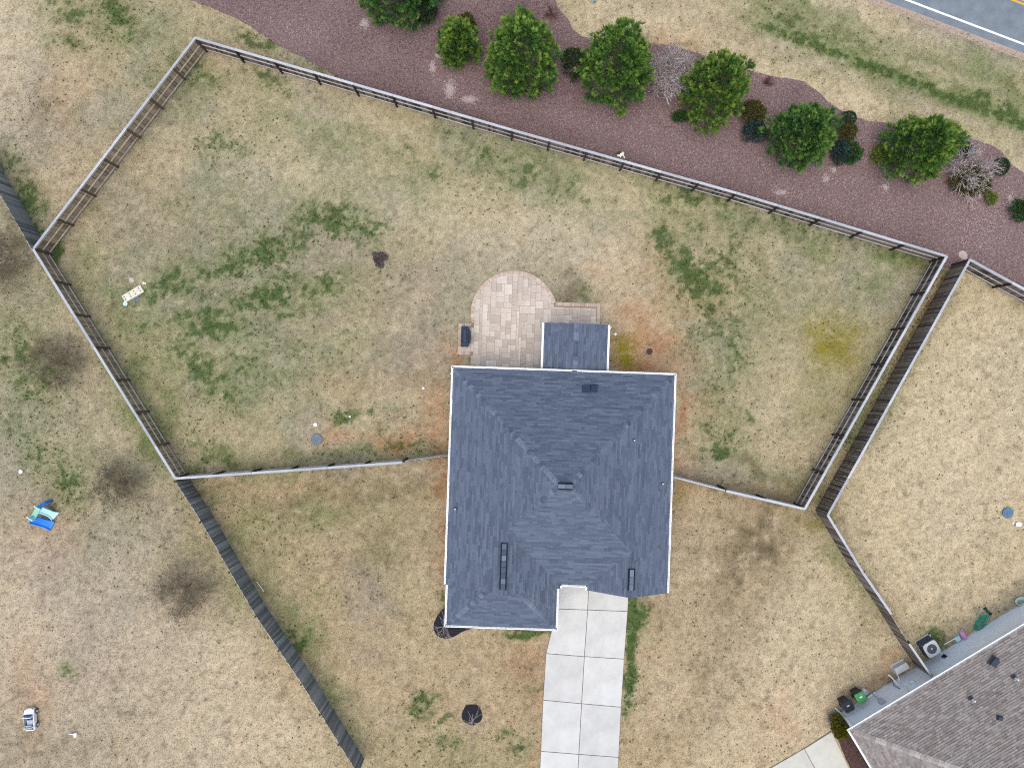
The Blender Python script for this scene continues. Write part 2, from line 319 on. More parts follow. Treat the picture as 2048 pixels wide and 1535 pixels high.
PALE = [(20,70,70,90,20,.9),(30,150,40,90,20,.7),(60,1260,120,110,0,.6),(40,1180,50,80,0,.7),(260,1350,160,90,0,.4),(620,340,170,40,12,.6),(880,420,170,60,0,.5),(1030,460,170,50,0,.55),(1120,450,90,70,0,.6),(1170,520,90,50,0,.5),
 (700,260,200,40,16,.3),(1700,250,220,26,22,.6),(1850,130,240,16,21,.5),(1960,170,60,6,21,.4),(1300,40,160,40,0,.5),(1950,1010,110,14,-35,.7),(1880,1070,90,12,-32,.5),(1768,1280,16,14,0,1.2),(1900,1160,120,40,-10,.3),
 (450,1330,80,120,0,.6),(560,1470,130,80,0,.7),(420,1460,120,80,0,.5),(290,1270,40,40,0,.6),(1350,1080,60,120,0,.3),(1500,1300,120,80,0,.2),(1600,1420,90,90,0,.4),(1340,1400,60,60,0,.3),(283,560,8,6,0,1),(1700,20,180,14,22,.5),(1900,900,120,160,0,.35),
 (520,330,80,50,0,.4),(1560,800,60,60,0,.3),(690,850,1,1,0,0),(960,500,60,60,0,.3),(1340,650,30,20,0,.4),(760,800,60,30,0,.35),(1280,1060,20,60,0,.3),(880,1140,60,70,0,.25),(1220,590,60,40,0,.4)]
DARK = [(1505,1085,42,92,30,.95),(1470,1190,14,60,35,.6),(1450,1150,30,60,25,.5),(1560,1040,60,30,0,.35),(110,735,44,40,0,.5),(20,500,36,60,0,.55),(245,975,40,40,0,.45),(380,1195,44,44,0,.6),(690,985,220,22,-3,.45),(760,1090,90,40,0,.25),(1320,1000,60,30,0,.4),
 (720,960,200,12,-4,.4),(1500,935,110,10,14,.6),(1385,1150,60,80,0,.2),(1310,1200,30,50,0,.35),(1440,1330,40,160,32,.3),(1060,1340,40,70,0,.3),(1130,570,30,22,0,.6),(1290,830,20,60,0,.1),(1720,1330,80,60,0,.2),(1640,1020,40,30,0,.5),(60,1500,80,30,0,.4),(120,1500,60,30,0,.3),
 (120,500,8,8,0,1.0),(1200,590,20,14,0,.4),(1735,1240,30,40,-30,.4),(1380,255,1,1,0,0),(90,200,60,40,0,.25)]
YEL = [(1655,660,34,44,0,.8),(1670,700,40,44,0,.9),(1650,740,30,20,0,.4),(1626,665,10,40,0,.6),(1240,700,24,30,0,1.2),(1228,675,12,20,0,.9),(1250,720,30,14,0,.8),(1700,780,40,30,0,.3),(1560,775,60,16,0,.25),(1360,980,16,20,0,.6),(1620,820,30,20,0,.3),(1640,1030,30,16,-30,.6)]
GREEN_D += [(1450,520,60,60,20,.6),(1480,620,50,50,0,.5),(1340,400,60,24,15,.5),(1470,700,30,50,0,.6),(1430,780,30,40,0,.5),(1450,880,50,30,0,.6),(260,600,40,40,0,.5),(300,720,40,60,-20,.4),(180,420,30,20,0,.4),(980,310,60,16,15,.6),(1080,345,50,14,15,.6),(900,270,50,12,15,.5),(1180,390,60,20,15,.35),(1560,430,60,20,15,.55),(1720,470,70,18,15,.6),(1800,520,40,20,0,.5),(1380,460,30,30,0,.7),(600,470,60,24,0,.6),(440,600,60,40,0,.55),(560,560,50,24,0,.55),(480,660,50,26,0,.5),(330,400,50,30,0,.25),(500,290,40,26,0,.35),(700,680,50,20,0,.35),(390,870,20,50,-25,.4),(450,920,80,12,-4,.5),(640,910,80,10,-4,.35)]
VIO = [(640,500,120,50,-10,.8),(820,560,90,70,0,.6),(300,440,120,70,0,.6),(620,640,110,36,-12,.6),(430,585,60,20,-12,.5),(840,700,80,60,0,.5),(740,1180,36,60,-30,.9),(690,1195,26,10,50,.7),(720,1225,30,12,50,.7),(780,1170,30,24,0,.4),(760,1300,40,40,0,.3),(700,520,110,46,0,.5),(300,470,150,50,0,.35),(650,550,80,30,0,.35),(180,1300,130,120,0,.35),(80,1140,70,60,0,.5),(640,640,120,40,0,.25),(1440,670,40,30,0,.35),(860,520,60,60,0,.2),(260,440,60,60,0,.3)]
def blob(x, y, L, soft=1.0):
    px = x * PXM + 1024; py = 767.5 - y * PXM; r = np.zeros_like(x)
    for cx, cy, rx, ry, an, st in L:
        if st <= 0: continue
        dx = px - cx; dy = py - cy; a = R(an); u = (dx * cos(a) + dy * sin(a)) / rx; v = (-dx * sin(a) + dy * cos(a)) / ry
        r = np.maximum(r, st * np.exp(-(u * u + v * v) * .72 * soft))
    return r
C = {k: np.array(lin(v)) / 1.34 for k, v in dict(tan=(193,176,145), straw=(206,191,156), grey=(174,165,143), green=(70,99,49), mid=(124,134,86), front=(183,162,127), clay=(190,138,102), pale=(212,196,166),
     dark=(112,100,76), yel=(146,134,44), vio=(172,154,143), peach=(204,184,148)).items()}
def field(x, y):
    """albedo of the turf, and green density"""
    wx = x + (fbm(x, y, 2.2, 3) - .5) * 2.6; wy = y + (fbm(x, y, 2.2, 9) - .5) * 2.6
    px = x * PXM + 1024; py = 767.5 - y * PXM
    n1 = fbm(x, y, 5, 21); n2 = fbm(x, y, 1.1, 31); n3 = fbm(x, y, .45, 41, 3); n4 = fbm(x, y, 11, 51, 3)
    c = C['tan'][None] * (1 - sstep(.4, .62, n1))[:, None] + C['grey'][None] * sstep(.4, .62, n1)[:, None]
    def mix(c, k, f): f = np.clip(f, 0, 1)[:, None]; return c * (1 - f) + C[k][None] * f
    right = sstep(1640, 1800, px + (py - 900) * .55) * sstep(440, 560, py); c = mix(c, 'straw', right * .75)
    ll = sstep(1180, 1360, py) * (1 - sstep(640, 760, px)); c = mix(c, 'peach', ll * .35 + sstep(1250, 1480, py + (px - 450) * .3) * .3)
    left = (1 - sstep(180, 420, px - (py - 900) * .4)) ; c = mix(c, 'grey', left * .55)
    back = sstep(-.5, .5, (y + 5.0)) * (1 - right) * (1 - left)
    front = sstep(.5, -.5, (y + 6.0)) * (1 - right) * (1 - left); c = mix(c, 'front', front * .75)
    c = mix(c, 'mid', sstep(.45, .68, n4) * .24 * back)
    c = mix(c, 'mid', sstep(.40, .62, n2) * sstep(.45, .6, n1) * .22 * back)
    dp = -((x - a0[0]) * nrm[0] + (y - a0[1]) * nrm[1]) + (n1 - .5) * .5; vg = (py < 420) * sstep(1440, 1560, px)
    c = mix(c, 'mid', vg * sstep(.8, 2.2, dp) * (1 - sstep(4.4, 5.0, dp)) * (.25 + .9 * n2)); c = mix(c, 'pale', vg * np.exp(-((dp - 5.2) / .35) ** 2) * .5)
    c = mix(c, 'straw', (py < 420) * sstep(1100, 1200, px) * sstep(5.0, 6.0, dp) * .7)
    c = mix(c, 'pale', blob(wx, wy, PALE) * (.5 + n2))
    c = mix(c, 'vio', blob(wx, wy, VIO) * (.4 + n2) * .9)
    cl = blob(wx, wy, CLAY); c = mix(c, 'clay', cl * (.25 + 1.05 * n2))
    gm = blob(wx, wy, GREEN_M); c = mix(c, 'mid', gm * (.62 + 1.5 * (n2 - .25)))
    dk = blob(wx, wy, DARK); c = mix(c, 'dark', dk * (.62 + 1.0 * (n3 + n2 - .85)))
    gd = blob(x + (fbm(x, y, .9, 13) - .5) * 1.2, y + (fbm(x, y, .9, 19) - .5) * 1.2, GREEN_D)
    gd = np.maximum(gd, vg * np.exp(-((dp - 4.15) / .38) ** 2) * .95); n5 = fbm(x, y, .30, 61, 3); clump = sstep(.44, .61, n5 * .72 + n2 * .28 + .36 * np.clip(gd, 0, 1.2) - .21)
    clump = np.maximum(clump, sstep(.9, 1.4, gd) * sstep(.3, .45, n5)); g = clump * np.clip(gd * 1.8, 0, 1)
    c = mix(c, 'mid', gd * .7); c = mix(c, 'green', g * .72)
    n6 = fbm(x, y, .22, 81, 2); c = c * (1 + (n6 - .5)[:, None] * .55)
    ye = blob(wx, wy, YEL); c = mix(c, 'yel', ye * (.25 + 1.0 * n2))
    sp = sstep(.66, .80, n3) * .42; c = mix(c, 'dark', sp)
    sp = sstep(.62, .8, 1 - n3) * .35; c = mix(c, 'pale', sp)
    # mowing / wheel streaks on the verge by the road and on the right-hand lot
    t = (px * .35 - py * .936) / 26.0
    st = np.sin(t * 2 + n1 * 3) * (py < 420) * (px > 1250); c = c * (1 + .05 * st[:, None])
    t = (px * .55 + py * .83) / 9.0; st = np.sin(t + n1 * 8) * sstep(1700, 1850, px) * sstep(800, 950, py); c = c * (1 + .035 * st[:, None])
    return c, np.clip(g + gm * .25 * n2 * 2, 0, 1), np.clip(gd, 0, 1)

# ------------------------------------------------------------ ground sheet
X0, X1, Y0, Y1, ST = -42, 42, -33, 33, .125
gx = np.arange(X0, X1 + .01, ST); gy = np.arange(Y0, Y1 + .01, ST); nx, ny = len(gx), len(gy)
XX, YY = np.meshgrid(gx, gy); xf = XX.ravel(); yf = YY.ravel()
cols, _, _ = field(xf, yf)
V = np.stack([xf, yf, np.zeros_like(xf)], 1)
i = np.arange(nx * ny).reshape(ny, nx); F = np.stack([i[:-1, :-1], i[:-1, 1:], i[1:, 1:], i[1:, :-1]], -1).reshape(-1, 4)
far = 1500.0; n0 = len(V); xe, ye_ = gx[-1], gy[-1]
ex = np.array([(X0, Y0), (xe, Y0), (xe, ye_), (X0, ye_), (-far, -far), (far, -far), (far, far), (-far, far)])
V = np.vstack([V, np.hstack([ex, np.zeros((8, 1))])])
cols = np.vstack([cols, np.tile(C['grey'] * .93, (8, 1))])
F = np.vstack([F, np.array([(4, 5, 1, 0), (5, 6, 2, 1), (6, 7, 3, 2), (7, 4, 0, 3)]) + n0])
link('lawn', fast_mesh('lawn', V, F, M['lawn'], col=cols), kind='structure')

# ------------------------------------------------------------ road
def strip(name, m, off0, off1, z, L0=-400, L1=400, kind='structure', parent=None):
    q = Mesh(); pts = [a0 + RD * t + nrm * o for t, o in ((L0, off0), (L1, off0), (L1, off1), (L0, off1))]
    q.face([(p[0], p[1], z) for p in pts]); o = q.build(name, m, parent)
    if kind: o['kind'] = kind
    return o
strip('road_shoulder', M['gravel'], -.42, 0.06, .004)
strip('road', M['asphalt'], 0, 6.1, .008)
strip('road_marking', M['white_line'], .46, .59, .012); strip('road_marking', M['white_line'], 5.5, 5.63, .012)
strip('road_marking', M['yellow_line'], 2.80, 2.92, .012); strip('road_marking', M['yellow_line'], 3.04, 3.16, .012)

# ------------------------------------------------------------ mulch bed behind the back fence
def gsc(px, py, h=1.75): return (1024 + (px - 1024) * (1 - h / H), 767.5 + (py - 767.5) * (1 - h / H))
bed_px = [(340,-90),(352,-30),(376,0),(420,14),(462,32),(500,52),(530,74),(566,96),(600,112),(640,134),(668,150),(686,176),gsc(1024,260),gsc(1473,385),gsc(1895,512),(1885,533),(1898,536),(1915,528),gsc(1940,522),gsc(2120,610),(2200,660),(2200,420),(2110,372),(2048,346),(2022,328),(2005,305),
 (1985,292),(1950,280),(1920,268),(1870,256),(1800,250),(1772,246),(1740,243),(1705,234),(1680,220),(1652,200),(1632,180),(1610,164),(1580,158),(1540,152),(1500,142),(1450,128),(1400,108),(1350,92),(1290,86),(1230,84),(1185,80),(1160,72),(1146,60),(1138,40),(1122,22),(1112,6),(1106,-20),(1100,-90)]
def densify(poly, step=9, amp=1.4, seed=5):
    r = random.Random(seed); out = []
    for (ax, ay), (bx, by) in zip(poly, poly[1:] + poly[:1]):
        n = max(1, int(hypot(bx - ax, by - ay) / step))
        for k in range(n): t = k / n; out.append((ax + (bx - ax) * t + r.uniform(-amp, amp) * (k > 0), ay + (by - ay) * t + r.uniform(-amp, amp) * (k > 0)))
    return out
bed = [P2(*p) for p in densify(bed_px)]
q = Mesh(); q.face([(x, y, .016) for x, y in bed]); o = q.build('mulch_bed', M['mulch'], kind='structure')
def inpoly(x, y, poly):
    r = np.zeros(len(x), bool); n = len(poly)
    for k in range(n):
        ax, ay = poly[k]; bx, by = poly[(k + 1) % n]
        if ay == by: continue
        c = ((ay > y) != (by > y)) & (x < (bx - ax) * (y - ay) / (by - ay) + ax); r ^= c
    return r
# black bed beside the porch corner and dark bed beside the neighbour's walk
blackbed_px = [(893,1213),(884,1218),(875,1230),(868,1244),(867,1258),(872,1268),(885,1275),(900,1275),(915,1268),(930,1260),(950,1254),(975,1252),(975,1235),(930,1225)]
q = Mesh(); q.prism([P2(*p) for p in densify(blackbed_px, 5, .6)], .0, .05); q.build('planting_bed', M['blackmulch'], kind='structure')
nbed_px = [(1660,1448),(1668,1462),(1700,1535),(1716,1580),(1790,1580),(1735,1500),(1705,1450),(1680,1425)]
q = Mesh(); q.prism([P2(*p) for p in densify(nbed_px, 8, .8)], .0, .045); q.build('planting_bed', M['darkmulch'], kind='structure')

# ------------------------------------------------------------ driveway and walk
def slabs(name, rows, cols_, mat_, z1, n_joint=.025):
    """rows: list of lists of px corner points -> individual slabs separated by a joint"""
    root = link(name, None, kind='structure')
    return root
drive_l = [(1118,1150),(1114,1216),(1096.5,1305) if False else (1092,1305),(1086,1398),(1081.5,1500),(1077,1600)]
drive_c = [(1178,1150),(1175,1218),(1168.5,1311),(1163,1405),(1157.5,1506),(1152,1600)]
drive_r = [(1259,1150),(1255,1221),(1248,1316),(1242,1412),(1237,1512),(1232,1612)]
q = Mesh(); q.prism([P2(*p) for p in drive_l] + [P2(*p) for p in reversed(drive_r)], -.05, .045)
drv = q.build('driveway', M['joint'], kind='structure')
def inset(poly, dd):
    cx = sum(p[0] for p in poly) / len(poly); cy = sum(p[1] for p in poly) / len(poly)
    return [(x + (cx - x) * dd / max(.1, abs(cx - x)), y + (cy - y) * dd / max(.1, abs(cy - y))) for x, y in poly]
def slab(poly_px, parent, m, z0, z1, gap=.018):
    pl = inset([P2(*p) for p in poly_px], gap); cx = sum(p[0] for p in pl) / len(pl); cy = sum(p[1] for p in pl) / len(pl)
    q = Mesh(); top = inset(pl, .008); n = len(pl)
    vv = [(x, y, z0) for x, y in pl] + [(x, y, z1 - .008) for x, y in pl] + [(x, y, z1) for x, y in top]
    ff = [tuple(range(2 * n, 3 * n))] + [(l + i, l + (i + 1) % n, l + n + (i + 1) % n, l + n + i) for l in (0, n) for i in range(n)]
    q.poly(vv, ff)
    me = q.data('slab', m, (cx, cy, 0)); return inst('slab', me, parent, (cx, cy, 0))
def ccw(p): return list(reversed(p))
for k in range(5):
    la, lb, ca, cb, ra, rb = drive_l[k], drive_l[k+1], drive_c[k], drive_c[k+1], drive_r[k], drive_r[k+1]
    slab(ccw([la, ca, cb, lb]), drv, M['concrete'], .0, .09); slab(ccw([ca, ra, rb, cb]), drv, M['concrete'], .0, .09)
walk_px = [(1536,1536),(1600,1500),(1662,1460),(1702,1545),(1725,1590),(1450,1590)]
q = Mesh(); q.prism([P2(*p) for p in walk_px], -.05, .04); wk = q.build('sidewalk', M['joint'], kind='structure')
for pl in ([(1536,1536),(1608,1495),(1632,1540),(1655,1590),(1450,1590)], [(1608,1495),(1662,1461),(1702,1545),(1725,1590),(1655,1590),(1632,1540)]):
    slab(ccw(pl), wk, M['walk'], 0, .08)

# ------------------------------------------------------------ patio of pavers
def patio():
    ang = -R(2); zt = .06
    q = Mesh(); cx, cy = 1028, 628; rr = 87
    outline = []
    for k in range(0, 41):
        a = R(180 + 8 + k * (180 - 8 + 163 - 180 + 25) / 40)  # placeholder sweep, replaced below
    a0_ = math.atan2(640 - cy, -86); 
    pts = [(941, 745), (941.5, 710), (915, 709), (917, 646), (942, 646)]
    for k in range(37):
        a = R(192 - 0) ; t = k / 36; th = R(168 + t * (344 - 168))   # picture angle measured clockwise from +x
        pts.append((cx + rr * cos(th), cy + rr * sin(th)))
    pts += [(1201, 607), (1200, 700), (1110, 750)]
    out = [P2(*p) for p in pts]
    q.prism(out, -.03, .045); root = q.build('patio', M['sand'], kind='structure')
    # border course
    b = Mesh(); r0 = random.Random(3)
    line = [(941, 738), (941.5, 710), (915, 709), (917, 646), (942, 646)] + pts[5:42] + [(1201, 607), (1200, 650)]
    L2 = [np.array(P2(*p)) for p in line]
    def bricks(a_, b_, depth=.24, wd=.125):
        dv = b_ - a_; Ls = np.linalg.norm(dv); 
        if Ls < .02: return
        dv /= Ls; nn = np.array((dv[1], -dv[0])); n = max(1, round(Ls / wd))
        for k in range(n):
            m_ = a_ + dv * (k + .5) * Ls / n + nn * depth / 2
            b.box((m_[0], m_[1], .03 + r0.uniform(0, .003)), (Ls / n - .008, depth - .01, zt * 2 - .052), atan2(dv[1], dv[0]), r0.random(), .97)
    for s_ in range(len(L2) - 1): bricks(L2[s_], L2[s_ + 1])
    bricks(np.array(P2(1095, 738)), np.array(P2(1097, 642)))
    b.build('border', M['border'], root, kind='stuff')
    # field
    g = .165; ux, uy = cos(ang), sin(ang); O = np.array(P2(*(941, 745)))
    inner = [P2(*p) for p in [(948, 745), (948, 703), (922, 703), (924, 653), (950, 653)]] + [P2(cx + (rr - 7) * cos(R(166 + t / 36 * 182)), cy + (rr - 7) * sin(R(166 + t / 36 * 182))) for t in range(37)] + [P2(*p) for p in [(1120, 614), (1194, 614), (1194, 690), (1092, 690), (1090, 745)]]
    nu, nv = 58, 44; u0 = -1.2
    uu, vv = np.meshgrid(np.arange(nu), np.arange(nv), indexing='ij'); cu = u0 + (uu + .5) * g; cv = (vv + .5) * g
    wx = O[0] + cu * ux - cv * uy; wy = O[1] + cu * uy + cv * ux
    ok = inpoly(wx.ravel(), wy.ravel(), inner).reshape(nu, nv)
    cen = np.array(P2(cx, cy)); grow = (np.hypot(wx - cen[0], wy - cen[1]) < (rr - 5) / 32) & (wy > cen[1] - .2); ok |= grow
    used = ~ok; r1 = random.Random(12); meshes = {}
    for vi in range(nv):
        for ui in range(nu):
            if used[ui, vi]: continue
            opts = [(3, 2), (2, 3), (3, 3), (4, 2), (2, 2), (3, 2), (2, 3), (4, 3), (3, 4)]; r1.shuffle(opts); opts += [(2, 2), (3, 1), (1, 3), (2, 1), (1, 2), (1, 1)]
            for w_, h_ in opts:
                if ui + w_ <= nu and vi + h_ <= nv and not used[ui:ui + w_, vi:vi + h_].any(): break
            used[ui:ui + w_, vi:vi + h_] = True
            if (w_, h_) not in meshes:
                mm = Mesh(); mm.bbox((0, 0, 0), (w_ * g - .009, h_ * g - .009, zt), 0, 0, .006); meshes[(w_, h_)] = mm.data('paver', M['paver'])
            u_ = u0 + (ui + w_ / 2) * g; v_ = (vi + h_ / 2) * g
            inst('paver', meshes[(w_, h_)], root, (O[0] + u_ * ux - v_ * uy, O[1] + u_ * uy + v_ * ux, r1.uniform(-.002, .002)), ang)
    return root
patio()

# ------------------------------------------------------------ roofs
def clip_rect(poly, a0, a1, b0, b1):
    for ax, v, sgn in ((0, a0, 1), (0, a1, -1), (1, b0, 1), (1, b1, -1)):
        out = []; n = len(poly)
        for i in range(n):
            p, q_ = poly[i], poly[(i + 1) % n]; dp = (p[ax] - v) * sgn; dq = (q_[ax] - v) * sgn
            if dp >= 0: out.append(p)
            if dp * dq < 0:
                t = dp / (dp - dq); out.append((p[0] + (q_[0] - p[0]) * t, p[1] + (q_[1] - p[1]) * t))
        poly = out
        if len(poly) < 3: return []
    return poly
def shingle_plane(mesh, pts, e, expo=.135, seed=0, tab=(.22, .9), th=.03):
    """pts: 3-D polygon (coplanar); e: unit horizontal eave direction; courses run along e and climb up the slope"""
    rr = random.Random(seed); pts = [np.array(p, float) for p in pts]
    e = np.array((e[0], e[1], 0.)); n = np.zeros(3)
    for i in range(len(pts)): n += np.cross(pts[i], pts[(i + 1) % len(pts)])
    n /= np.linalg.norm(n)
    if n[2] < 0: n = -n
    s = np.cross(n, e); 
    if s[2] < 0: s = -s
    o = min(pts, key=lambda p: p[2])
    ab = [((p - o) @ e, (p - o) @ s) for p in pts]
    amin, amax = min(a for a, b in ab), max(a for a, b in ab); bmax = max(b for a, b in ab)
    b = 0.0
    while b < bmax:
        b1 = b + expo; a = amin - rr.uniform(0, .7); ct = rr.uniform(-.12, .12)
        while a < amax:
            w = rr.uniform(*tab); tt = rr.random() + ct; hh = th * rr.choice((.55, 1.0, 1.15))
            pl = clip_rect(ab, a, a + w, b, b1)
            if len(pl) >= 3:
                area = abs(sum(pl[i][0] * pl[(i + 1) % len(pl)][1] - pl[(i + 1) % len(pl)][0] * pl[i][1] for i in range(len(pl))))
                if area > 1e-4:
                    top = [o + e * p + s * q_ + n * (.006 + hh * (1 - (q_ - b) / expo)) for p, q_ in pl]
                    bot = [o + e * p + s * q_ for p, q_ in pl]; m_ = len(pl)
                    mesh.poly(top + bot, [tuple(range(m_))] + [(i, m_ + i, m_ + (i + 1) % m_, (i + 1) % m_) for i in range(m_)], tt)
            a += w
        b = b1
def deck_plane(mesh, pts, th=.14):
    n = len(pts); top = [(x, y, z + .002) for x, y, z in pts]; bot = [(x, y, z - th) for x, y, z in pts]
    mesh.poly(top + bot, [tuple(range(n)), tuple(reversed(range(n, 2 * n)))] + [(i, n + i, n + (i + 1) % n, (i + 1) % n) for i in range(n)])
def cap_row(parent, p0, p1, m, na, nb, step=.15, w=.15, name='shingle', seed=1):
    """bent cap shingles along a hip or ridge; na, nb = downhill directions of the two slopes with fall"""
    p0 = np.array(p0, float); p1 = np.array(p1, float); dv = p1 - p0; L = np.linalg.norm(dv); dv /= L
    yaw = atan2(dv[1], dv[0]); pitch = -math.asin(dv[2]); rr = random.Random(seed)
    q = Mesh(); l = step * 1.35; dn = na
    vv = []
    for x_, z_ in ((-l / 2, .028), (l / 2, .012)):
        for y_, zz in ((-w, -w * dn), (0, 0), (w, -w * dn)): vv.append((x_, y_, z_ + zz))
    vv += [(x, y, z - .012) for x, y, z in vv]
    q.poly(vv, [(0, 3, 4, 1), (1, 4, 5, 2), (0, 1, 7, 6), (1, 2, 8, 7), (3, 9, 10, 4), (4, 10, 11, 5), (0, 6, 9, 3), (2, 5, 11, 8)])
    me = q.data(name, m)
    n = int(L / step)
    for k in range(n):
        c = p0 + dv * (k + .5) * L / n
        o = inst(name, me, parent, (c[0], c[1], c[2] + .012), yaw + rr.uniform(-.03, .03), ry=pitch)
def gutter(mesh, p0, p1, out, w=.13, dpt=.11, lip=.034):
    """K gutter along p0->p1, out = unit outward direction in plan"""
    p0 = np.array(p0, float); p1 = np.array(p1, float); o3 = np.array((out[0], out[1], 0.)); up = np.array((0, 0, 1.))
    prof = [(-.0, 0), (0, -dpt), (w - .03, -dpt), (w, -dpt * .35), (w, 0), (w - lip, 0), (w - lip, -.02), (w - .035 - .01, -dpt + .012), (.012, -dpt + .012), (.012, 0)]
    vv = [p + o3 * a + up * b for p in (p0, p1) for a, b in prof]; n = len(prof)
    mesh.poly(vv, [(i, (i + 1) % n, n + (i + 1) % n, n + i) for i in range(n)] + [tuple(range(n)), tuple(reversed(range(n, 2 * n)))])
def hangers(parent, p0, p1, out, step=.75, w=.13):
    q = Mesh(); q.box((0, 0, 0), (.03, w + .02, .012)); me = q.data('gutter_hanger', M['white'])
    p0 = np.array(p0, float); p1 = np.array(p1, float); L = np.linalg.norm(p1 - p0); dv = (p1 - p0) / L; n = int(L / step)
    for k in range(n):
        c = p0 + dv * (k + .5) * L / n + np.array((out[0], out[1], 0)) * w * .45
        inst('gutter_hanger', me, parent, (c[0], c[1], c[2] + .004), atan2(dv[1], dv[0]))

TH = -R(2.0); CU = (cos(TH), sin(TH)); CV = (-sin(TH), cos(TH)); HC = (2.84, -5.52)
def hp(u, v, z): return (HC[0] + u * CU[0] + v * CV[0], HC[1] + u * CU[1] + v * CV[1], z)
def house():
    E, p = 2.8, .583
    hs = thing('house', 'white-trimmed house with a blue-grey hip roof at the head of the concrete driveway', 'house', (*hp(0, 0, 0)[:2], 0))
    zW = lambda u: E + p * (u + 6.5); zE = lambda u: E + p * (6.5 - u); zN = lambda v: E + p * (6.25 - v); zS = lambda v: E + p * (v + 6.25)
    T = E + p * 6.25; RL = E + p * 3.355; RR = E + p * 2.335
    north = [hp(-6.5, 6.25, E), hp(6.5, 6.25, E), hp(.25, 0, T), hp(-.25, 0, T)]
    west = [hp(-6.5, 6.25, E), hp(-.25, 0, T), hp(-3.145, -2.895, RL), hp(-3.145, -6.5, RL), hp(-6.5, -6.5, E)]
    east = [hp(6.5, 6.25, E), hp(6.5, -6.55, E), hp(4.165, -6.55, RR), hp(4.165, -3.915, RR), hp(.25, 0, T)]
    south = [hp(-.25, 0, T), hp(.25, 0, T), hp(4.165, -3.915, RR), hp(1.83, -6.25, E), hp(.21, -6.25, E), hp(-3.145, -2.895, RL)]
    lge = [hp(-3.145, -2.895, RL), hp(-3.145, -6.5, RL), hp(.21, -6.5, E), hp(.21, -6.25, E)]
    rgw = [hp(4.165, -3.915, RR), hp(1.83, -6.25, E), hp(1.83, -6.55, E), hp(4.165, -6.55, RR)]
    dk = Mesh()
    for pl in (north, west, east, south, lge, rgw): deck_plane(dk, pl)
    roof = dk.build('roof', M['deck'], hs)
    sh = Mesh()
    for k, (pl, e) in enumerate(((north, CU), (west, CV), (east, CV), (south, CU), (lge, CV), (rgw, CV))): shingle_plane(sh, pl, e, seed=k)
    sh.build('shingles', M['shingle'], roof, kind='stuff')
    for k, (a, b) in enumerate(((hp(-6.4, 6.15, E + .05), hp(-.25, 0, T)), (hp(6.4, 6.15, E + .05), hp(.25, 0, T)), (hp(-3.1, -2.85, RL), hp(-.25, 0, T)), (hp(4.1, -3.85, RR), hp(.25, 0, T)))):
        cap_row(roof, a, b, M['shingle_cap'], .38, .38, step=.24, w=.15, seed=k)
    # lower roof over the front room
    E2, p2 = 2.72, .42; top = E2 + p2 * 2.65; uw, ue, vs_, vn = -6.39, .03, -8.9, -6.25
    ls = [hp(uw, vs_, E2), hp(ue, vs_, E2), hp(ue - 2.65, vn, top), hp(uw + 2.65, vn, top)]
    lw = [hp(uw, vs_, E2), hp(uw + 2.65, vn, top), hp(uw, vn, E2)]; le = [hp(ue, vs_, E2), hp(ue, vn, E2), hp(ue - 2.65, vn, top)]
    dk = Mesh(); [deck_plane(dk, pl, .12) for pl in (ls, lw, le)]; lr = dk.build('front_roof', M['deck'], hs)
    sh = Mesh(); [shingle_plane(sh, pl, e, seed=20 + k) for k, (pl, e) in enumerate(((ls, CU), (lw, CV), (le, CV)))]; sh.build('shingles', M['shingle'], lr, kind='stuff')
    for k, (a, b) in enumerate(((hp(uw + .1, vs_ + .1, E2 + .04), hp(uw + 2.3, vs_ + 2.3, E2 + p2 * 2.3)), (hp(ue - .1, vs_ + .1, E2 + .04), hp(ue - 2.3, vs_ + 2.3, E2 + p2 * 2.3)))):
        cap_row(lr, a, b, M['shingle_cap'], .28, .28, step=.24, w=.14, seed=9 + k)
    # covered patio roof, tucked under the main eave
    E3, p3 = 2.32, .20; k3 = 1536 / (H - E3)
    def loc3(px, py):
        x, y, _ = P(px, py, E3); dx, dy = x - HC[0], y - HC[1]; return (dx * CU[0] + dy * CU[1], dx * CV[0] + dy * CV[1])
    u_w, v_n = loc3(1089, 645); u_e, _ = loc3(1216, 649); um = (u_w + u_e) / 2; R3 = E3 + p3 * (u_e - u_w) / 2; v_s = 5.9
    pw = [hp(u_w, v_s, E3), hp(um, v_s, R3), hp(um, v_n, R3), hp(u_w, v_n, E3)]; pe = [hp(u_e, v_s, E3), hp(u_e, v_n, E3), hp(um, v_n, R3), hp(um, v_s, R3)]
    dk = Mesh(); [deck_plane(dk, pl, .1) for pl in (pw, pe)]; pr_ = dk.build('patio_cover', M['deck'], hs)
    sh = Mesh(); [shingle_plane(sh, pl, CV, seed=40 + k) for k, pl in enumerate((pw, pe))]; sh.build('shingles', M['shingle'], pr_, kind='stuff')
    cap_row(pr_, hp(um, v_s + .1, R3), hp(um, v_n, R3), M['shingle_cap'], .2, .2, step=.24, w=.14, seed=13)
    for u_, v_ in ((u_w + .25, v_n - .3), (u_e - .25, v_n - .3)):
        q = Mesh(); c = hp(u_, v_, 1.1); q.box((c[0], c[1], 1.12), (.13, .13, 2.2), TH); q.build('cover_post', M['white'], hs)
    q = Mesh(); c = hp(um, (v_n + 5.85) / 2, .03); q.box(c, (u_e - u_w - .3, v_n - 5.85 - .35, .14), TH); q.build('porch_slab', M['concrete'], hs)
    # gutters and their hangers
    west_o = (-CU[0], -CU[1]); east_o = CU; north_o = CV; south_o = (-CV[0], -CV[1])
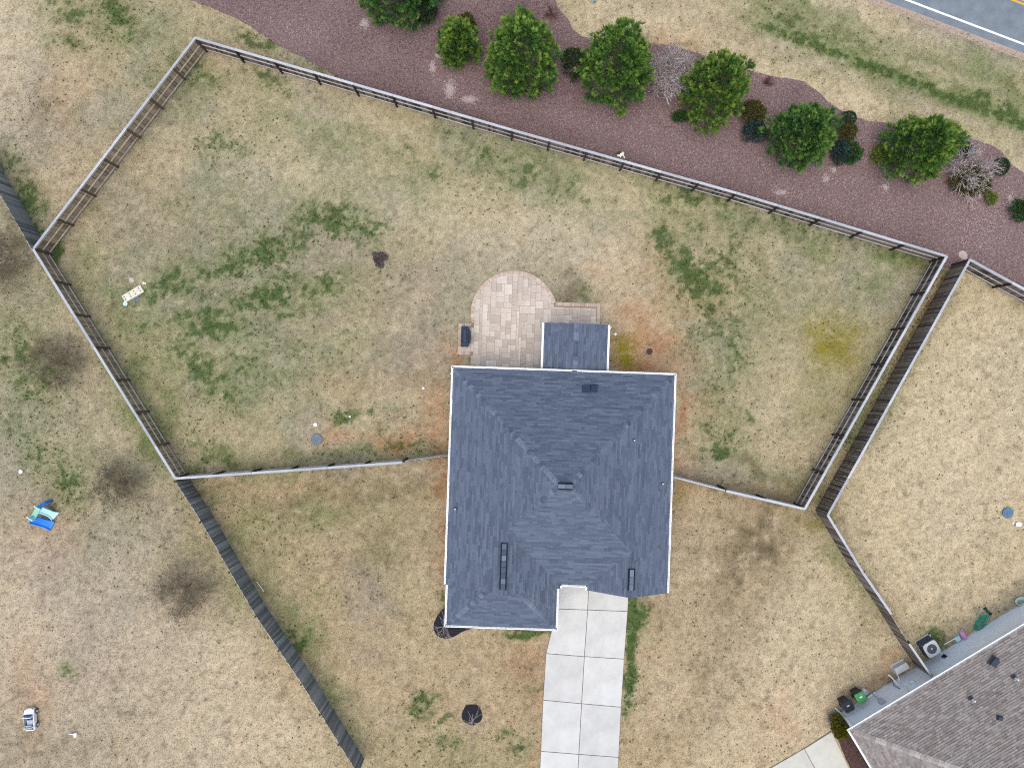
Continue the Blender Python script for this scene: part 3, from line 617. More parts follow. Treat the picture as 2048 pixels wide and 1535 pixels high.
    runs = [(hp(-6.62, 6.25, E), hp(6.62, 6.25, E), north_o), (hp(-6.5, -6.5, E), hp(-6.5, 6.36, E), west_o), (hp(6.5, -6.55, E), hp(6.5, 6.36, E), east_o), (hp(.21, -6.25, E), hp(1.83, -6.25, E), south_o),
            (hp(.21, -6.5, E), hp(.21, -6.2, E), east_o), (hp(1.83, -6.55, E), hp(1.83, -6.2, E), west_o),
            (hp(uw - .1, vs_, E2), hp(ue + .1, vs_, E2), south_o), (hp(uw, vs_ - .1, E2), hp(uw, vn - .2, E2), west_o), (hp(ue, vs_ - .1, E2), hp(ue, vn, E2), east_o),
            (hp(u_w, v_s, E3), hp(u_w, v_n, E3), west_o), (hp(u_e, v_s, E3), hp(u_e, v_n, E3), east_o)]
    for a, b, o_ in runs:
        g = Mesh(); gutter(g, a, b, o_); go = g.build('gutter', M['white'], hs)
        if hypot(a[0] - b[0], a[1] - b[1]) > 1: hangers(go, a, b, o_)
    # walls
    foot = [(-6.1, 5.85), (6.1, 5.85), (6.1, -6.2), (2.2, -6.2), (2.2, -5.85), (-.35, -5.85), (-.35, -8.5), (-6.0, -8.5), (-6.0, -6.2), (-6.1, -6.2)]
    q = Mesh(); z = 0.0; k = 0
    while z < 2.62:            # lap siding: each course leans out at its foot
        n = len(foot)
        for i in range(n):
            (u0, v0), (u1, v1) = foot[i], foot[(i + 1) % n]; L = hypot(u1 - u0, v1 - v0); nu_, nv_ = (v1 - v0) / L * -1, (u1 - u0) / L
            for a_ in (0,):
                o0, o1 = .018, .003
                q.face([hp(u0 + nu_ * o0, v0 + nv_ * o0, z), hp(u1 + nu_ * o0, v1 + nv_ * o0, z), hp(u1 + nu_ * o1, v1 + nv_ * o1, z + .18), hp(u0 + nu_ * o1, v0 + nv_ * o1, z + .18)][::-1], random.random())
        z += .18
    q.build('wall', M['siding'], hs)
    q = Mesh()
    q.face([hp(-6.1, -6.19, 2.6), hp(.0, -6.19, 2.6), hp(-3.145, -6.19, RL - .2)]); q.face([hp(2.1, -6.19, 2.6), hp(6.1, -6.19, 2.6), hp(4.165, -6.19, RR - .2)])
    q.build('gable_wall', M['siding'], hs)
    q = Mesh(); q.prism([hp(u, v, 0)[:2] for u, v in [(-6.45, 6.2), (6.45, 6.2), (6.45, -6.2), (1.9, -6.2), (.1, -6.2), (-6.45, -6.2)]], E - .18, E - .15); q.build('soffit', M['soffit'], hs)
    q = Mesh(); q.box(hp(3.3, -6.23, 1.1), (2.0, .05, 2.1), TH)
    for k in range(4): q.box(hp(3.3, -6.265, .35 + k * .52), (1.9, .02, .44), TH)
    q.build('garage_door', M['white'], hs)
    q = Mesh(); q.box(hp(1.0, -5.885, 1.05), (.95, .05, 2.05), TH); q.build('front_door', M['navy'], hs)
    for (u, v, rz, w_) in ((-3.0, -8.53, 0, 1.8), (-4.0, 5.88, 0, 1.5), (5.0, 5.88, 0, 1.5), (-6.13, 0, pi / 2, 1.2), (6.13, 1, pi / 2, 1.2), (6.13, -3, pi / 2, 1.2)):
        q = Mesh(); q.box(hp(u, v, 1.5), (w_, .05, 1.25), TH + rz); wo = q.build('window', M['white'], hs)
        q = Mesh(); q.box(hp(u, v, 1.5), (w_ - .14, .07, 1.1), TH + rz); q.build('pane', M['glass'], wo)
    # downspouts
    for (u, v, ez) in ((-6.66, 5.9, E), (u_e + .2, v_n - .15, E3)):
        q = Mesh(); q.path([hp(u, v, ez - .05), hp(u + (.25 if u < 0 else -.3), v, ez - .35), hp(u + (.25 if u < 0 else -.3), v, .12), hp(u - (.15 if u < 0 else -.25), v + .1, .06)], .04, 6); q.build('downspout', M['white'], hs)
    # ridge vents: long low boxes with dark edges
    def rvent(u0, v0, u1, v1, z, w=.32):
        q = Mesh(); c = hp((u0 + u1) / 2, (v0 + v1) / 2, z); L = hypot(u1 - u0, v1 - v0); rz = TH + atan2(v1 - v0, u1 - u0)
        q.box((c[0], c[1], z + .02), (L, w, .16), rz); o_ = q.build('ridge_vent', M['ridge'], hs)
        n = int(L / .3); mm = Mesh()
        mm.bbox((0, 0, 0), (L / n - .012, w - .15, .05), 0, 0, .01); me = mm.data('shingle', M['shingle_cap'])
        for k in range(n):
            t = (k + .5) / n; cc = hp(u0 + (u1 - u0) * t, v0 + (v1 - v0) * t, 0); inst('shingle', me, o_, (cc[0], cc[1], z + .095), rz)
    rvent(-3.145, -3.55, -3.145, -6.15, RL, .40); rvent(4.165, -4.9, 4.165, -6.1, RR, .38)
    rvent(-.36, 0, .45, 0, T + .03, .38)
    # slant-back exhaust vent, plumbing stacks
    def onroof(px, py):
        z = 3.0
        for _ in range(12):
            x, y, _z = P(px, py, z); dx, dy = x - HC[0], y - HC[1]; u = dx * CU[0] + dy * CU[1]; v = dx * CV[0] + dy * CV[1]
            z = min(zW(u), zE(u), zN(v), zS(v) if -3 < u < 4 else 99)
        return (x, y, z)
    q = Mesh(); x, y, z = onroof(1172, 777); q.box((x, y, z + .1), (.46, .44, .14), TH); x2, y2, z2 = onroof(1187.5, 777); q.box((x2, y2, z2 + .10), (.42, .5, .2), TH, 0, .85)
    q.build('exhaust_vent', M['exh'], hs)
    for px, py in ((1267.5, 879.5), (1324, 966), (911, 1016)):
        x, y, z = onroof(px, py)
        q = Mesh(); q.lathe((x, y, z - .1), [(.12, 0), (.12, .06), (.085, .14), (.06, .2)], 12); o_ = q.build('pipe_boot', M['vent'], hs)
        q = Mesh(); q.lathe((x, y, z), [(.045, 0), (.045, .34), (.03, .34), (.03, .3)], 10); q.build('vent_pipe', M['pipe'], o_)
house()

# ------------------------------------------------------------ neighbour's house
NA = R(31.0); NU = (cos(NA), sin(NA)); NV = (sin(NA), -cos(NA)); NC = P2(1700, 1460, 2.6)
def npt(u, v, z): return (NC[0] + u * NU[0] + v * NV[0], NC[1] + u * NU[1] + v * NV[1], z)
def house2():
    E, p = 2.6, .52; LU, LV = 20.0, 12.0; T = E + p * LV / 2
    hs = thing('house', 'neighbour house with a brown-grey shingle roof and pale siding in the corner', 'house', (*npt(5, 3, 0)[:2], 0))
    n_ = [npt(0, 0, E), npt(LU, 0, E), npt(LU - 6, 6, T), npt(6, 6, T)]; w_ = [npt(0, 0, E), npt(6, 6, T), npt(0, 12, E)]
    s_ = [npt(0, 12, E), npt(6, 6, T), npt(LU - 6, 6, T), npt(LU, 12, E)]; e_ = [npt(LU, 0, E), npt(LU, 12, E), npt(LU - 6, 6, T)]
    dk = Mesh(); [deck_plane(dk, pl) for pl in (n_, w_, s_, e_)]; roof = dk.build('roof', M['deck'], hs)
    sh = Mesh(); [shingle_plane(sh, pl, e, seed=60 + k, tab=(.12, .4)) for k, (pl, e) in enumerate(((n_, NU), (w_, NV), (s_, NU), (e_, NV)))]
    sh.build('shingles', M['shingle_n'], roof, kind='stuff')
    cap_row(roof, npt(.15, .15, E + .08), npt(6, 6, T), M['shingle_ncap'], .34, .34, step=.3, w=.17, seed=3)
    for a, b, o_ in ((npt(-.13, 0, E), npt(LU, 0, E), (-NV[0], -NV[1])), (npt(0, -.1, E), npt(0, 12, E), (-NU[0], -NU[1]))):
        g = Mesh(); gutter(g, a, b, o_, lip=.05); g.build('gutter', M['white'], hs)
    q = Mesh(); foot = [(.35, .35), (LU - .35, .35), (LU - .35, 11.65), (.35, 11.65)]; z = 0
    while z < 2.5:
        for i in range(4):
            (u0, v0), (u1, v1) = foot[i], foot[(i + 1) % 4]; L = hypot(u1 - u0, v1 - v0); nu_, nv_ = (v1 - v0) / L, -(u1 - u0) / L
            q.face([npt(u0 + nu_ * .02, v0 + nv_ * .02, z), npt(u1 + nu_ * .02, v1 + nv_ * .02, z), npt(u1 + nu_ * .004, v1 + nv_ * .004, z + .15), npt(u0 + nu_ * .004, v0 + nv_ * .004, z + .15)])
        z += .15
    q.build('wall', M['siding'], hs)
    q = Mesh(); q.prism([npt(u, v, 0)[:2] for u, v in [(.05, .05), (LU, .05), (LU, 11.9), (.05, 11.9)]], E - .17, E - .15); q.build('soffit', M['soffit'], hs)
    def ron(px, py, north=True):
        z = 3.5
        for _ in range(12):
            x, y, _q = P(px, py, z); dx, dy = x - NC[0], y - NC[1]; v = dx * NV[0] + dy * NV[1]; u = dx * NU[0] + dy * NU[1]; z = E + p * min(u, v)
        return (x, y, z)
    x, y, z = ron(1987, 1322); q = Mesh(); q.box((x, y, z + .12), (.5, .42, .2), NA + .35, 0, .85); q.box((x, y, z + .05), (.62, .5, .04), NA + .35); q.build('roof_vent', M['vent'], hs)
    x, y, z = ron(1998, 1434); q = Mesh(); q.box((x, y, z + .1), (.26, .3, .18), NA + .8, 0, .8); q.build('roof_vent', M['vent'], hs)
    for px, py in ((2027, 1353), (1941, 1396)):
        x, y, z = ron(px, py); q = Mesh(); q.box((x, y, z + .03), (.3, .26, .04), NA); q.lathe((x, y, z), [(.1, .03), (.06, .15)], 10); o_ = q.build('pipe_boot', M['vent'], hs)
        q = Mesh(); q.tube((x, y, z), (x, y, z + .45), .038, n=8); q.build('vent_pipe', M['white'], o_)
    # downspouts, wall boxes and pipes on the long side wall
    q = Mesh(); q.path([npt(.2, -.05, E - .06), npt(.42, .3, E - .3), npt(.42, .3, .15), npt(.3, -.15, .06)], .055, 6); q.build('downspout', M['white'], hs)
    q = Mesh(); q.path([npt(4.35, -.05, E - .06), npt(4.4, .3, E - .25), npt(4.4, .3, 1.0), npt(4.25, .25, .7), npt(4.25, -.1, .35), npt(4.15, -.35, .3)], .045, 6); q.build('downspout', M['white'], hs)
    q = Mesh(); q.path([npt(4.15, .3, 1.1), npt(4.05, .22, .6), npt(4.2, .0, .3)], .025, 6); q.build('cable', M['steel_dark'], hs)
    q = Mesh(); q.bbox(npt(2.75, .26, 1.1), (.34, .2, .42), NA, 0, .03); q.tube(npt(2.75, .25, 1.1), npt(2.75, .25, 0), .03, n=6); q.build('meter_box', M['metal'], hs)
    q = Mesh(); q.lathe(npt(4.95, .24, 1.3), [(.13, -.05), (.14, 0), (.13, .06)], 14); q.build('wall_light', M['white'], hs)
house2()

# ------------------------------------------------------------ fences
def board_mesh(h, m, w=.14):
    out = []
    for k in range(5):
        q = Mesh(); ww = w * (1 - .03 * (k % 3)); hh = h - (0.012 * k)
        # dog-eared picket
        c = .025; a = ww / 2; pts = [(-a, 0), (a, 0), (a, hh - c), (a - c, hh), (-a + c, hh), (-a, hh - c)]
        vv = [(x, -.009, z) for x, z in pts] + [(x, .009, z) for x, z in pts]; n = 6
        q.poly(vv, [tuple(range(n)), tuple(reversed(range(n, 2 * n)))] + [(i, n + i, n + (i + 1) % n, (i + 1) % n) for i in range(n)])
        out.append(q.data('board', m))
    return out
def fence(label, pts_px, h, side, bm, cap=True, hz=None, posts=True, name='fence', capw=.145, gap=.012, budget=300, cap_h=None, rails=True, start_gate=False, lean=0.0):
    """pts_px: line of the fence top in the photo; side=+1: rails and posts on the left of the walking direction"""
    r = random.Random(len(label) + int(pts_px[0][0]))
    pts = [np.array(P2(x, y, h)) for x, y in pts_px]
    root = thing(name, label, 'fence' if name == 'fence' else 'gate', (pts[0][0], pts[0][1], 0), 'wooden privacy fences around the yards' if name == 'fence' else None)
    B = board_mesh(h - (.03 if cap else 0), bm); nb = 0; rest = Mesh()
    pm = Mesh(); pm.box((0, 0, (h - .04) / 2), (.1, .1, h - .04)); pme = pm.data('post', M['post_b'] if bm.name.startswith('olive') else M['post'])
    for a, b in zip(pts[:-1], pts[1:]):
        dv = b - a; L = np.linalg.norm(dv); dv /= L; nn = np.array((-dv[1], dv[0])) * side; ang = atan2(dv[1], dv[0])
        nbay = max(1, round(L / 2.44)); bl = L / nbay
        for k in range(nbay):
            s0 = a + dv * k * bl; mid = s0 + dv * bl / 2
            off = nn * .03
            if rails:
                q = Mesh(); q.box((0, 0, 0), (bl - .02, .045, .09)); rm = q.data('rail', M['rail'])
                for z in (.22, h * .53, h - .16):
                    c = mid + nn * .034; inst('rail', rm, root, (c[0], c[1], z + r.uniform(-.02, .02)), ang + r.uniform(-.003, .003), ry=r.uniform(-.004, .004))
            if posts:
                c = s0 + nn * .085; inst('post', pme, root, (c[0], c[1], 0), ang + r.uniform(-.06, .06), rx=r.uniform(-.012, .012), ry=r.uniform(-.012, .012))
            if cap:
                q = Mesh(); q.bbox((0, 0, 0), (bl - .006, capw, .032), 0, 0, .006); cm = q.data('cap', M['cap'])
                c = mid + nn * .02; inst('cap', cm, root, (c[0], c[1], h - .03 + r.uniform(0, .006)), ang + r.uniform(-.004, .004))
        n = int(L / (.14 + gap))
        for k in range(n):
            c = a + dv * (k + .5) * L / n - nn * .002
            rx_, ry_, rz_ = r.uniform(-.007, .007), r.uniform(-.009, .009), ang + r.gauss(0, .03)
            if nb < budget:
                inst('board', B[r.randrange(5)], root, (c[0], c[1], r.uniform(-.01, .012)), rz_, rx=rx_, ry=ry_); nb += 1
            else:
                rest.box((c[0], c[1], (h - .04) / 2), (.14, .018, h - .045), rz_, r.random())
    if posts:
        c = pts[-1] - dv * .08 + nn * .085; inst('post', pme, root, (c[0], c[1], 0), ang)
    if rest.v: rest.build('boards', bm, root, kind='stuff')
    return root
HF = 1.78
fence('long back fence with a pale cap between the lawn and the red mulch bed', [(390,75),(1024,259),(1473,385),(1895,512)], HF, -1, M['b_dark'], budget=260)
fence('olive-brown fence running down the upper left side of the yard', [(65,498),(390,75)], HF, -1, M['b_olive'])
fence('olive-brown fence beside the neighbour lawn with the blue play set', [(350,957),(65,498)], HF, -1, M['b_olive'])
fence('fence joining the left corner of the yard to the side of the house', [(805,925),(580,941),(350,957)], HF, -1, M['b_brown'])
fence('dark-boarded fence on the right side of the yard, left of the narrow gap', [(1895,512),(1610,1018)], HF, -1, M['b_dark'])
fence('short fence from the right corner of the yard towards the house', [(1610,1018),(1452,982)], HF, -1, M['b_brown'])
fence('narrow gate of bare boards against the left house wall', [(901,912),(805,924)], HF - .12, -1, M['b_brown'], cap=False, name='gate')
fence('narrow gate of bare boards against the right house wall', [(1450,981),(1338,952)], HF - .1, -1, M['b_brown'], cap=True, capw=.09, name='gate')
fence('slate-grey boundary fence cut off by the left edge of the picture', [(62,497),(-60,285)], 1.95, 1, M['b_grey'], cap=False, posts=False, gap=-.004)
fence('long slate-grey fence running down from the left corner of the yard', [(350,962),(402,1043),(460,1143),(512,1232),(604,1368),(716,1548)], 1.95, -1, M['b_grey'], cap=False, gap=-.004)
fence('neighbour fence on the right of the narrow gap, boards facing the yard', [(1940,518),(1655,1030)], 1.85, 1, M['b_brown'])
fence('neighbour fence along the mulch bed at the right edge of the picture', [(1940,518),(2110,611)], 1.85, -1, M['b_dark'])
fence('grey-brown neighbour fence running down to the air conditioner', [(1655,1030),(1726,1146),(1783,1228)], 1.85, 1, M['b_brown'])
fence('bare-board gate between two capped fence lengths near the air conditioner', [(1781,1228),(1819,1289)], 1.72, 1, M['b_brown'], cap=False, name='gate')
fence('short capped fence ending at the neighbour house wall', [(1818,1287),(1864,1354)], 1.85, 1, M['b_brown'], capw=.13)

# ------------------------------------------------------------ vegetation
def leafcloud(centers, dirs, size, n_each, spread, seed, width=.35, droop=.0, bits=3):
    """fans of small pointed leaves around branch tips; returns V, F, tint"""
    r = np.random.default_rng(seed); n = len(centers); N = n * n_each
    c = np.repeat(centers, n_each, 0); dd = np.repeat(dirs, n_each, 0)
    tone = np.repeat(r.random(n), n_each)
    c = c + r.normal(0, spread, (N, 3)); d_ = dd + r.normal(0, .55, (N, 3)); d_[:, 2] += .25 - droop
    d_ /= np.linalg.norm(d_, axis=1)[:, None]
    L = size * r.uniform(.6, 1.3, N)
    Vs = []; Fs = []; Ts = []; k0 = 0
    up = r.normal(0, 1, (N, 3)); sd_ = np.cross(d_, up); sd_ /= np.linalg.norm(sd_, axis=1)[:, None]
    for b in range(bits):
        sp = (b - (bits - 1) / 2) * .55; db = d_ + sd_ * sp; db /= np.linalg.norm(db, axis=1)[:, None]
        st = c + d_ * (L * .28 * abs(sp))[:, None]; Lb = L * (1 - .3 * abs(sp)); w = (Lb * width / 2)[:, None]
        nb = np.cross(db, sd_ + up * .2); nb /= np.linalg.norm(nb, axis=1)[:, None]; wd = np.cross(db, nb)
        p0 = st; p1 = st + db * (Lb * .45)[:, None] + wd * w; p2 = st + db * Lb[:, None]; p3 = st + db * (Lb * .45)[:, None] - wd * w
        Vb = np.stack([p0, p1, p2, p3], 1).reshape(-1, 3); Vs.append(Vb)
        Fs.append(np.arange(N * 4).reshape(N, 4) + k0); k0 += N * 4
        t = np.clip(tone * .55 + r.random(N) * .45, 0, 1); Ts.append(np.repeat(t, 4))
    return np.vstack(Vs), np.vstack(Fs), np.concatenate(Ts)
def sprays(cen, dr, size, seed, per=17, bits=5):
    r = np.random.default_rng(seed); n = len(cen); N = n * per
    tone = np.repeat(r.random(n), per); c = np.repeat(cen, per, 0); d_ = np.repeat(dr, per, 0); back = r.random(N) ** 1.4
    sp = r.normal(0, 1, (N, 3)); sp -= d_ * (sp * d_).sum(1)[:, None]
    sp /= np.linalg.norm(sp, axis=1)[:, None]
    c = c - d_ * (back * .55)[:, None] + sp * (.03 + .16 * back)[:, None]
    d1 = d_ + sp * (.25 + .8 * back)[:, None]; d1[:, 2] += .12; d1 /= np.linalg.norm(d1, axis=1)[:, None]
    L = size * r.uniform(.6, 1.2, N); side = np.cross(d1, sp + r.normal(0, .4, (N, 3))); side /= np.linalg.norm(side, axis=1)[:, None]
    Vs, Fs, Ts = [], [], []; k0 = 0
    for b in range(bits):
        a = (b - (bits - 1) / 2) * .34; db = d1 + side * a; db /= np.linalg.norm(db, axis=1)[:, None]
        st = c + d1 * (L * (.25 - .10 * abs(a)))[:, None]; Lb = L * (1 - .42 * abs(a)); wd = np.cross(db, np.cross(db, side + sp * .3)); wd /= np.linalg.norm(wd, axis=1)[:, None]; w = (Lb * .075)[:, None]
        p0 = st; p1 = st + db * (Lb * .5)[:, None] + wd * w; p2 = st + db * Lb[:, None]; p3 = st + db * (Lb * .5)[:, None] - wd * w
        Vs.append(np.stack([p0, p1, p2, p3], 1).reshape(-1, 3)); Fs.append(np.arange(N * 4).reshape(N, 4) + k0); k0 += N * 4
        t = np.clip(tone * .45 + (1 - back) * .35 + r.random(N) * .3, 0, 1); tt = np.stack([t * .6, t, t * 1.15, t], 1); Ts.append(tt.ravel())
    return np.vstack(Vs), np.vstack(Fs), np.concatenate(Ts)
def evergreen(px, py, rx, ry, h, label, seed, m='frond', ang=0, dens=1.0, shape='cone', size=.29, parts=True, cat='tree', name='evergreen_tree', group='evergreens in the mulch bed'):
    r = np.random.default_rng(seed); zc = h * .35
    bx, by, _ = P(px, py, zc); rx /= 33.0; ry /= 33.0
    root = thing(name, label, cat, (bx, by, 0), group)
    q = Mesh(); q.tube((bx, by, 0), (bx, by, h * .8), .11, .03, 8); q.build('trunk', M['trunk'], root)
    n = int(340 * dens * (rx * ry) ** .5 / 2.2 * 1.2)
    az = r.random(n) * 2 * pi; t = r.random(n) ** .8           # t: height share
    prof = np.where(t < .25, .82 + .72 * t, np.sqrt(np.clip(1 - ((t - .25) / .78) ** 2, 0, 1)) * 1.0)
    if shape == 'ball': prof = np.sqrt(np.clip(1 - ((t - .45) / .57) ** 2, 0, 1))
    wob = 1 + .09 * np.sin(az * 3 + seed) + .07 * np.sin(az * 5 + seed * 2) + .05 * np.sin(az * 11 + seed) + r.normal(0, .07, n)
    depth = np.where(r.random(n) < .62, 1 - np.abs(r.normal(0, .05, n)), r.uniform(.5, .85, n))
    rad = prof * wob * depth
    ca, sa = np.cos(az), np.sin(az); lx = rad * rx * ca; ly = rad * ry * sa; A = -R(ang)
    x = lx * cos(A) - ly * sin(A); y = lx * sin(A) + ly * cos(A); z = t * h * .93 + .12
    cen = np.stack([x + bx, y + by, z], 1)
    dr = np.stack([ca * cos(A) - sa * sin(A), ca * sin(A) + sa * cos(A), .25 + t * 1.1], 1); dr /= np.linalg.norm(dr, axis=1)[:, None]
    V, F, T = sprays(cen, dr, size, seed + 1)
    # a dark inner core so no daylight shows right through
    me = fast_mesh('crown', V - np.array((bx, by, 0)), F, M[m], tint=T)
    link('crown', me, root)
    q = Mesh()
    for k in range(26):
        zz = h * r.uniform(.15, .75); a_ = r.random() * 2 * pi; f = .72 * (1 - zz / h * .6)
        q.tube((bx, by, zz), (bx + cos(a_) * rx * f, by + sin(a_) * ry * f, zz + .25), .03, .008, 4)
    q.build('branches', M['trunk'], root)
    return root
def bush(px, py, rx, ry, h, m, label, seed, size=.10, n=260, each=12, cat='shrub', name='shrub', ang=0, group='shrubs in the mulch bed', clipped=False, zc=None):
    r = np.random.default_rng(seed); bx, by, _ = P(px, py, h * .5 if zc is None else zc); rx /= 32.7; ry /= 32.7
    root = thing(name, label, cat, (bx, by, 0), group)
    q = Mesh()
    for k in range(7):
        a_ = k * .9 + seed; q.tube((bx, by, 0), (bx + cos(a_) * rx * .55, by + sin(a_) * ry * .55, h * .6), .02, .008, 4)
    q.build('stems', M['trunk'], root)
    az = r.random(n) * 2 * pi; ct = r.random(n) ** .7; st = np.sqrt(1 - ct ** 2); dep = 1 - np.abs(r.normal(0, .02 if clipped else .12, n))
    wob = 1 if clipped else 1 + .1 * np.sin(az * 3 + seed) + .06 * np.sin(7 * az)
    lx = st * np.cos(az) * rx * dep * wob; ly = st * np.sin(az) * ry * dep * wob; A = -R(ang)
    cen = np.stack([bx + lx * cos(A) - ly * sin(A), by + lx * sin(A) + ly * cos(A), h * (.25 + .7 * ct * dep)], 1)
    dr = np.stack([st * np.cos(az), st * np.sin(az), ct + .2], 1); dr /= np.linalg.norm(dr, axis=1)[:, None]
    V, F, T = leafcloud(cen - dr * size * .5, dr, size, each, size * (.5 if not clipped else .35), seed + 3, width=.5, bits=2)
    link('foliage', fast_mesh('foliage', V - np.array((bx, by, 0)), F, M[m], tint=T), root)
    return root
def bare(px, py, h, spread, m, label, seed, trunk_h=.3, n_main=7, depth=4, r0=.03, cat='tree', name='bare_tree', group=None, lean=(0, 0), kids=4, up=.6, loc=None, twig=.0035, trunkm=None, trunks=1, jag=.35, ln=.62):
    r = random.Random(seed); bx, by = P2(px, py); root = thing(name, label, cat, (bx, by, 0), group)
    tm = Mesh()
    if trunk_h > 0: tm.tube((bx, by, 0), (bx + lean[0] * trunk_h, by + lean[1] * trunk_h, trunk_h), r0 * 1.25, r0, 7)
    else: tm.lathe((bx, by, -.02), [(r0 * 1.5, 0), (r0, .12)], 7)
    tm.build('trunk', trunkm or M[m], root)
    q = Mesh()
    def grow(p, dv, L, rad, lev):
        nseg = 2 if lev > 1 else 3; pp = np.array(p); dd = np.array(dv)
        for s_ in range(nseg):
            dd = dd + np.array([r.gauss(0, jag * .5) for _ in range(3)]); dd /= np.linalg.norm(dd)
            np_ = pp + dd * L / nseg; np_[2] = max(.03, np_[2]); ra = max(twig, rad * (1 - .25 * s_)); rb = max(twig * .8, rad * (1 - .25 * (s_ + 1)))
            q.tube(pp, np_, ra, rb, 3 if lev > 0 else 5, r.random(), caps=False)
            if lev < depth:
                for _ in range(kids if s_ == nseg - 1 else kids - 2):
                    nd = dd + np.array([r.gauss(0, .62), r.gauss(0, .62), r.gauss(.05, .45)]); nd /= np.linalg.norm(nd)
                    grow(np_, nd, L * ln * r.uniform(.75, 1.2), rb * .55, lev + 1)
            pp = np_
    for k in range(n_main):
        a_ = 2 * pi * k / n_main + r.uniform(-.4, .4); dv = np.array((cos(a_) * spread + lean[0], sin(a_) * spread + lean[1], up)); dv /= np.linalg.norm(dv)
        grow((bx + lean[0] * trunk_h, by + lean[1] * trunk_h, trunk_h + .02), dv, h * r.uniform(.38, .5), r0 * .7, 0 if depth > 2 else 1)
    q.build('branches', M[m], root)
    return root

evergreen(797, -26, 78, 74, 4.6, 'evergreen tree cut off by the top edge of the picture', 1, m='frond3')
evergreen(918, 88, 38, 42, 3.0, 'small feathery evergreen beside the olive round shrub', 2, dens=.8, m='frond2')
evergreen(1045, 116, 71, 75, 4.6, 'large evergreen with a ragged tip, left of the dark round shrub', 3)
evergreen(1233, 134, 66, 78, 5.0, 'large evergreen, its right side brushed by the bare pinkish shrub', 4)
evergreen(1430, 184, 58, 72, 4.6, 'large yellow-tinged evergreen, right of the bare pinkish shrub', 5, ang=25, m='frond2')
evergreen(1600, 274, 65, 58, 4.0, 'round evergreen tree beside the pair of small clipped shrubs', 6, m='frond3')
evergreen(1834, 298, 70, 60, 4.4, 'evergreen tree left of the silvery bare shrub', 7)
bush(930, 50, 22, 26, 1.5, 'leaf_olive', 'olive-brown round shrub touching the small feathery evergreen', 11)
bush(893, 72, 18, 20, 1.1, 'leaf_mid', 'low green shrub on the left flank of the small feathery evergreen', 12, n=150)
bush(1149, 124, 26, 32, 1.5, 'leaf_dark', 'dark round shrub squeezed between two large evergreens', 13)
bush(850, 22, 24, 26, 1.5, 'leaf_dark', 'dark shrub against the evergreen at the top edge', 14)
bush(1508, 222, 26, 22, 1.2, 'leaf_olive', 'olive shrub right of the yellow-tinged evergreen', 15)
bush(1510, 262, 26, 24, 1.1, 'leaf_teal', 'dark blue-green shrub left of the round evergreen', 16)
bush(1362, 232, 16, 12, .9, 'leaf_mid', 'low green shrub under the bare pinkish shrub', 17, n=120)
bush(1697, 236, 17, 15, 1.0, 'leaf_clip', 'small clipped dome shrub above the olive-brown one', 18, size=.05, n=420, clipped=True)
bush(1694, 264, 22, 21, 1.1, 'leaf_olive', 'olive-brown dome shrub below the clipped one', 19, size=.07, n=380)
bush(1682, 303, 20, 25, 1.1, 'leaf_teal', 'dark blue-green shrub below the olive-brown dome', 20)
bush(1705, 305, 20, 24, 1.0, 'leaf_mid', 'green shrub merging with the dark blue-green one', 21, n=200)
bush(1764, 308, 20, 19, 1.0, 'leaf_lime', 'yellow-green shrub at the left foot of an evergreen', 22, n=200)
bush(1945, 362, 42, 30, 1.0, 'leaf_olive', 'wide olive shrub below the silvery bare shrub', 23, n=420, size=.12)
bush(2004, 333, 14, 18, 1.1, 'leaf_clip', 'tightly clipped green ball right of the silvery bare shrub', 24, size=.05, n=520, clipped=True)
bush(1983, 397, 11, 14, .7, 'leaf_lime', 'tiny lime-green shrub below the wide olive shrub', 25, n=110, size=.08)
bush(2044, 420, 24, 22, 1.0, 'leaf_mid', 'green shrub cut off by the right edge of the picture', 26)
bush(1930, 300, 20, 16, .9, 'leaf_teal', 'grey-green shrub half hidden behind the silvery twigs', 27, n=150)
evergreen_shrub = bush(1680, 1452, 18, 27, 1.3, 'leaf_gold', 'golden-olive shrub at the corner of the neighbour house', 28, ang=-25, n=520, size=.08, group='', zc=.6)
bare(1336, 158, 2.0, .75, 'twig_grey', 'bare pinkish-grey shrub between two large evergreens', 31, trunk_h=0, n_main=20, depth=3, r0=.05, cat='shrub', name='bare_shrub', kids=3, up=.8, twig=.009, jag=.2, ln=.72)
bare(1925, 343, 1.8, .9, 'twig_grey', 'silvery bare shrub right of the last evergreen', 32, trunk_h=0, n_main=18, depth=3, r0=.05, cat='shrub', name='bare_shrub', kids=3, up=.5, lean=(.4, .02), twig=.009, jag=.2, ln=.72)
bare(1104, 30, .9, .7, 'twig_red', 'red-brown twiggy shrub at the top of the mulch bed', 33, trunk_h=0, n_main=12, depth=2, r0=.015, cat='shrub', name='bare_shrub', kids=5, up=.7, twig=.007)
bare(1034, 26, 1.6, .7, 'twig_pink', 'sparse pinkish shrub behind the large ragged evergreen', 34, trunk_h=0, n_main=12, depth=3, r0=.014, cat='shrub', name='bare_shrub', kids=3, up=.8, twig=.003)
bare(1534, 168, .85, .6, 'twig_red', 'red-brown twiggy shrub beside the grass verge', 35, trunk_h=0, n_main=12, depth=2, r0=.015, cat='shrub', name='bare_shrub', kids=5, up=.8, twig=.007)
bare(1594, 182, .8, .8, 'twig_pink', 'faint leafless shrub on the mulch above the round evergreen', 36, trunk_h=0, n_main=9, depth=2, r0=.01, cat='shrub', name='bare_shrub', kids=4, up=.6, twig=.004)
bare(1350, 110, 1.1, .8, 'twig_pink', 'thin pinkish twigs at the upper edge of the mulch bed', 37, trunk_h=0, n_main=10, depth=2, r0=.01, cat='shrub', name='bare_shrub', kids=4, up=.7, twig=.003)
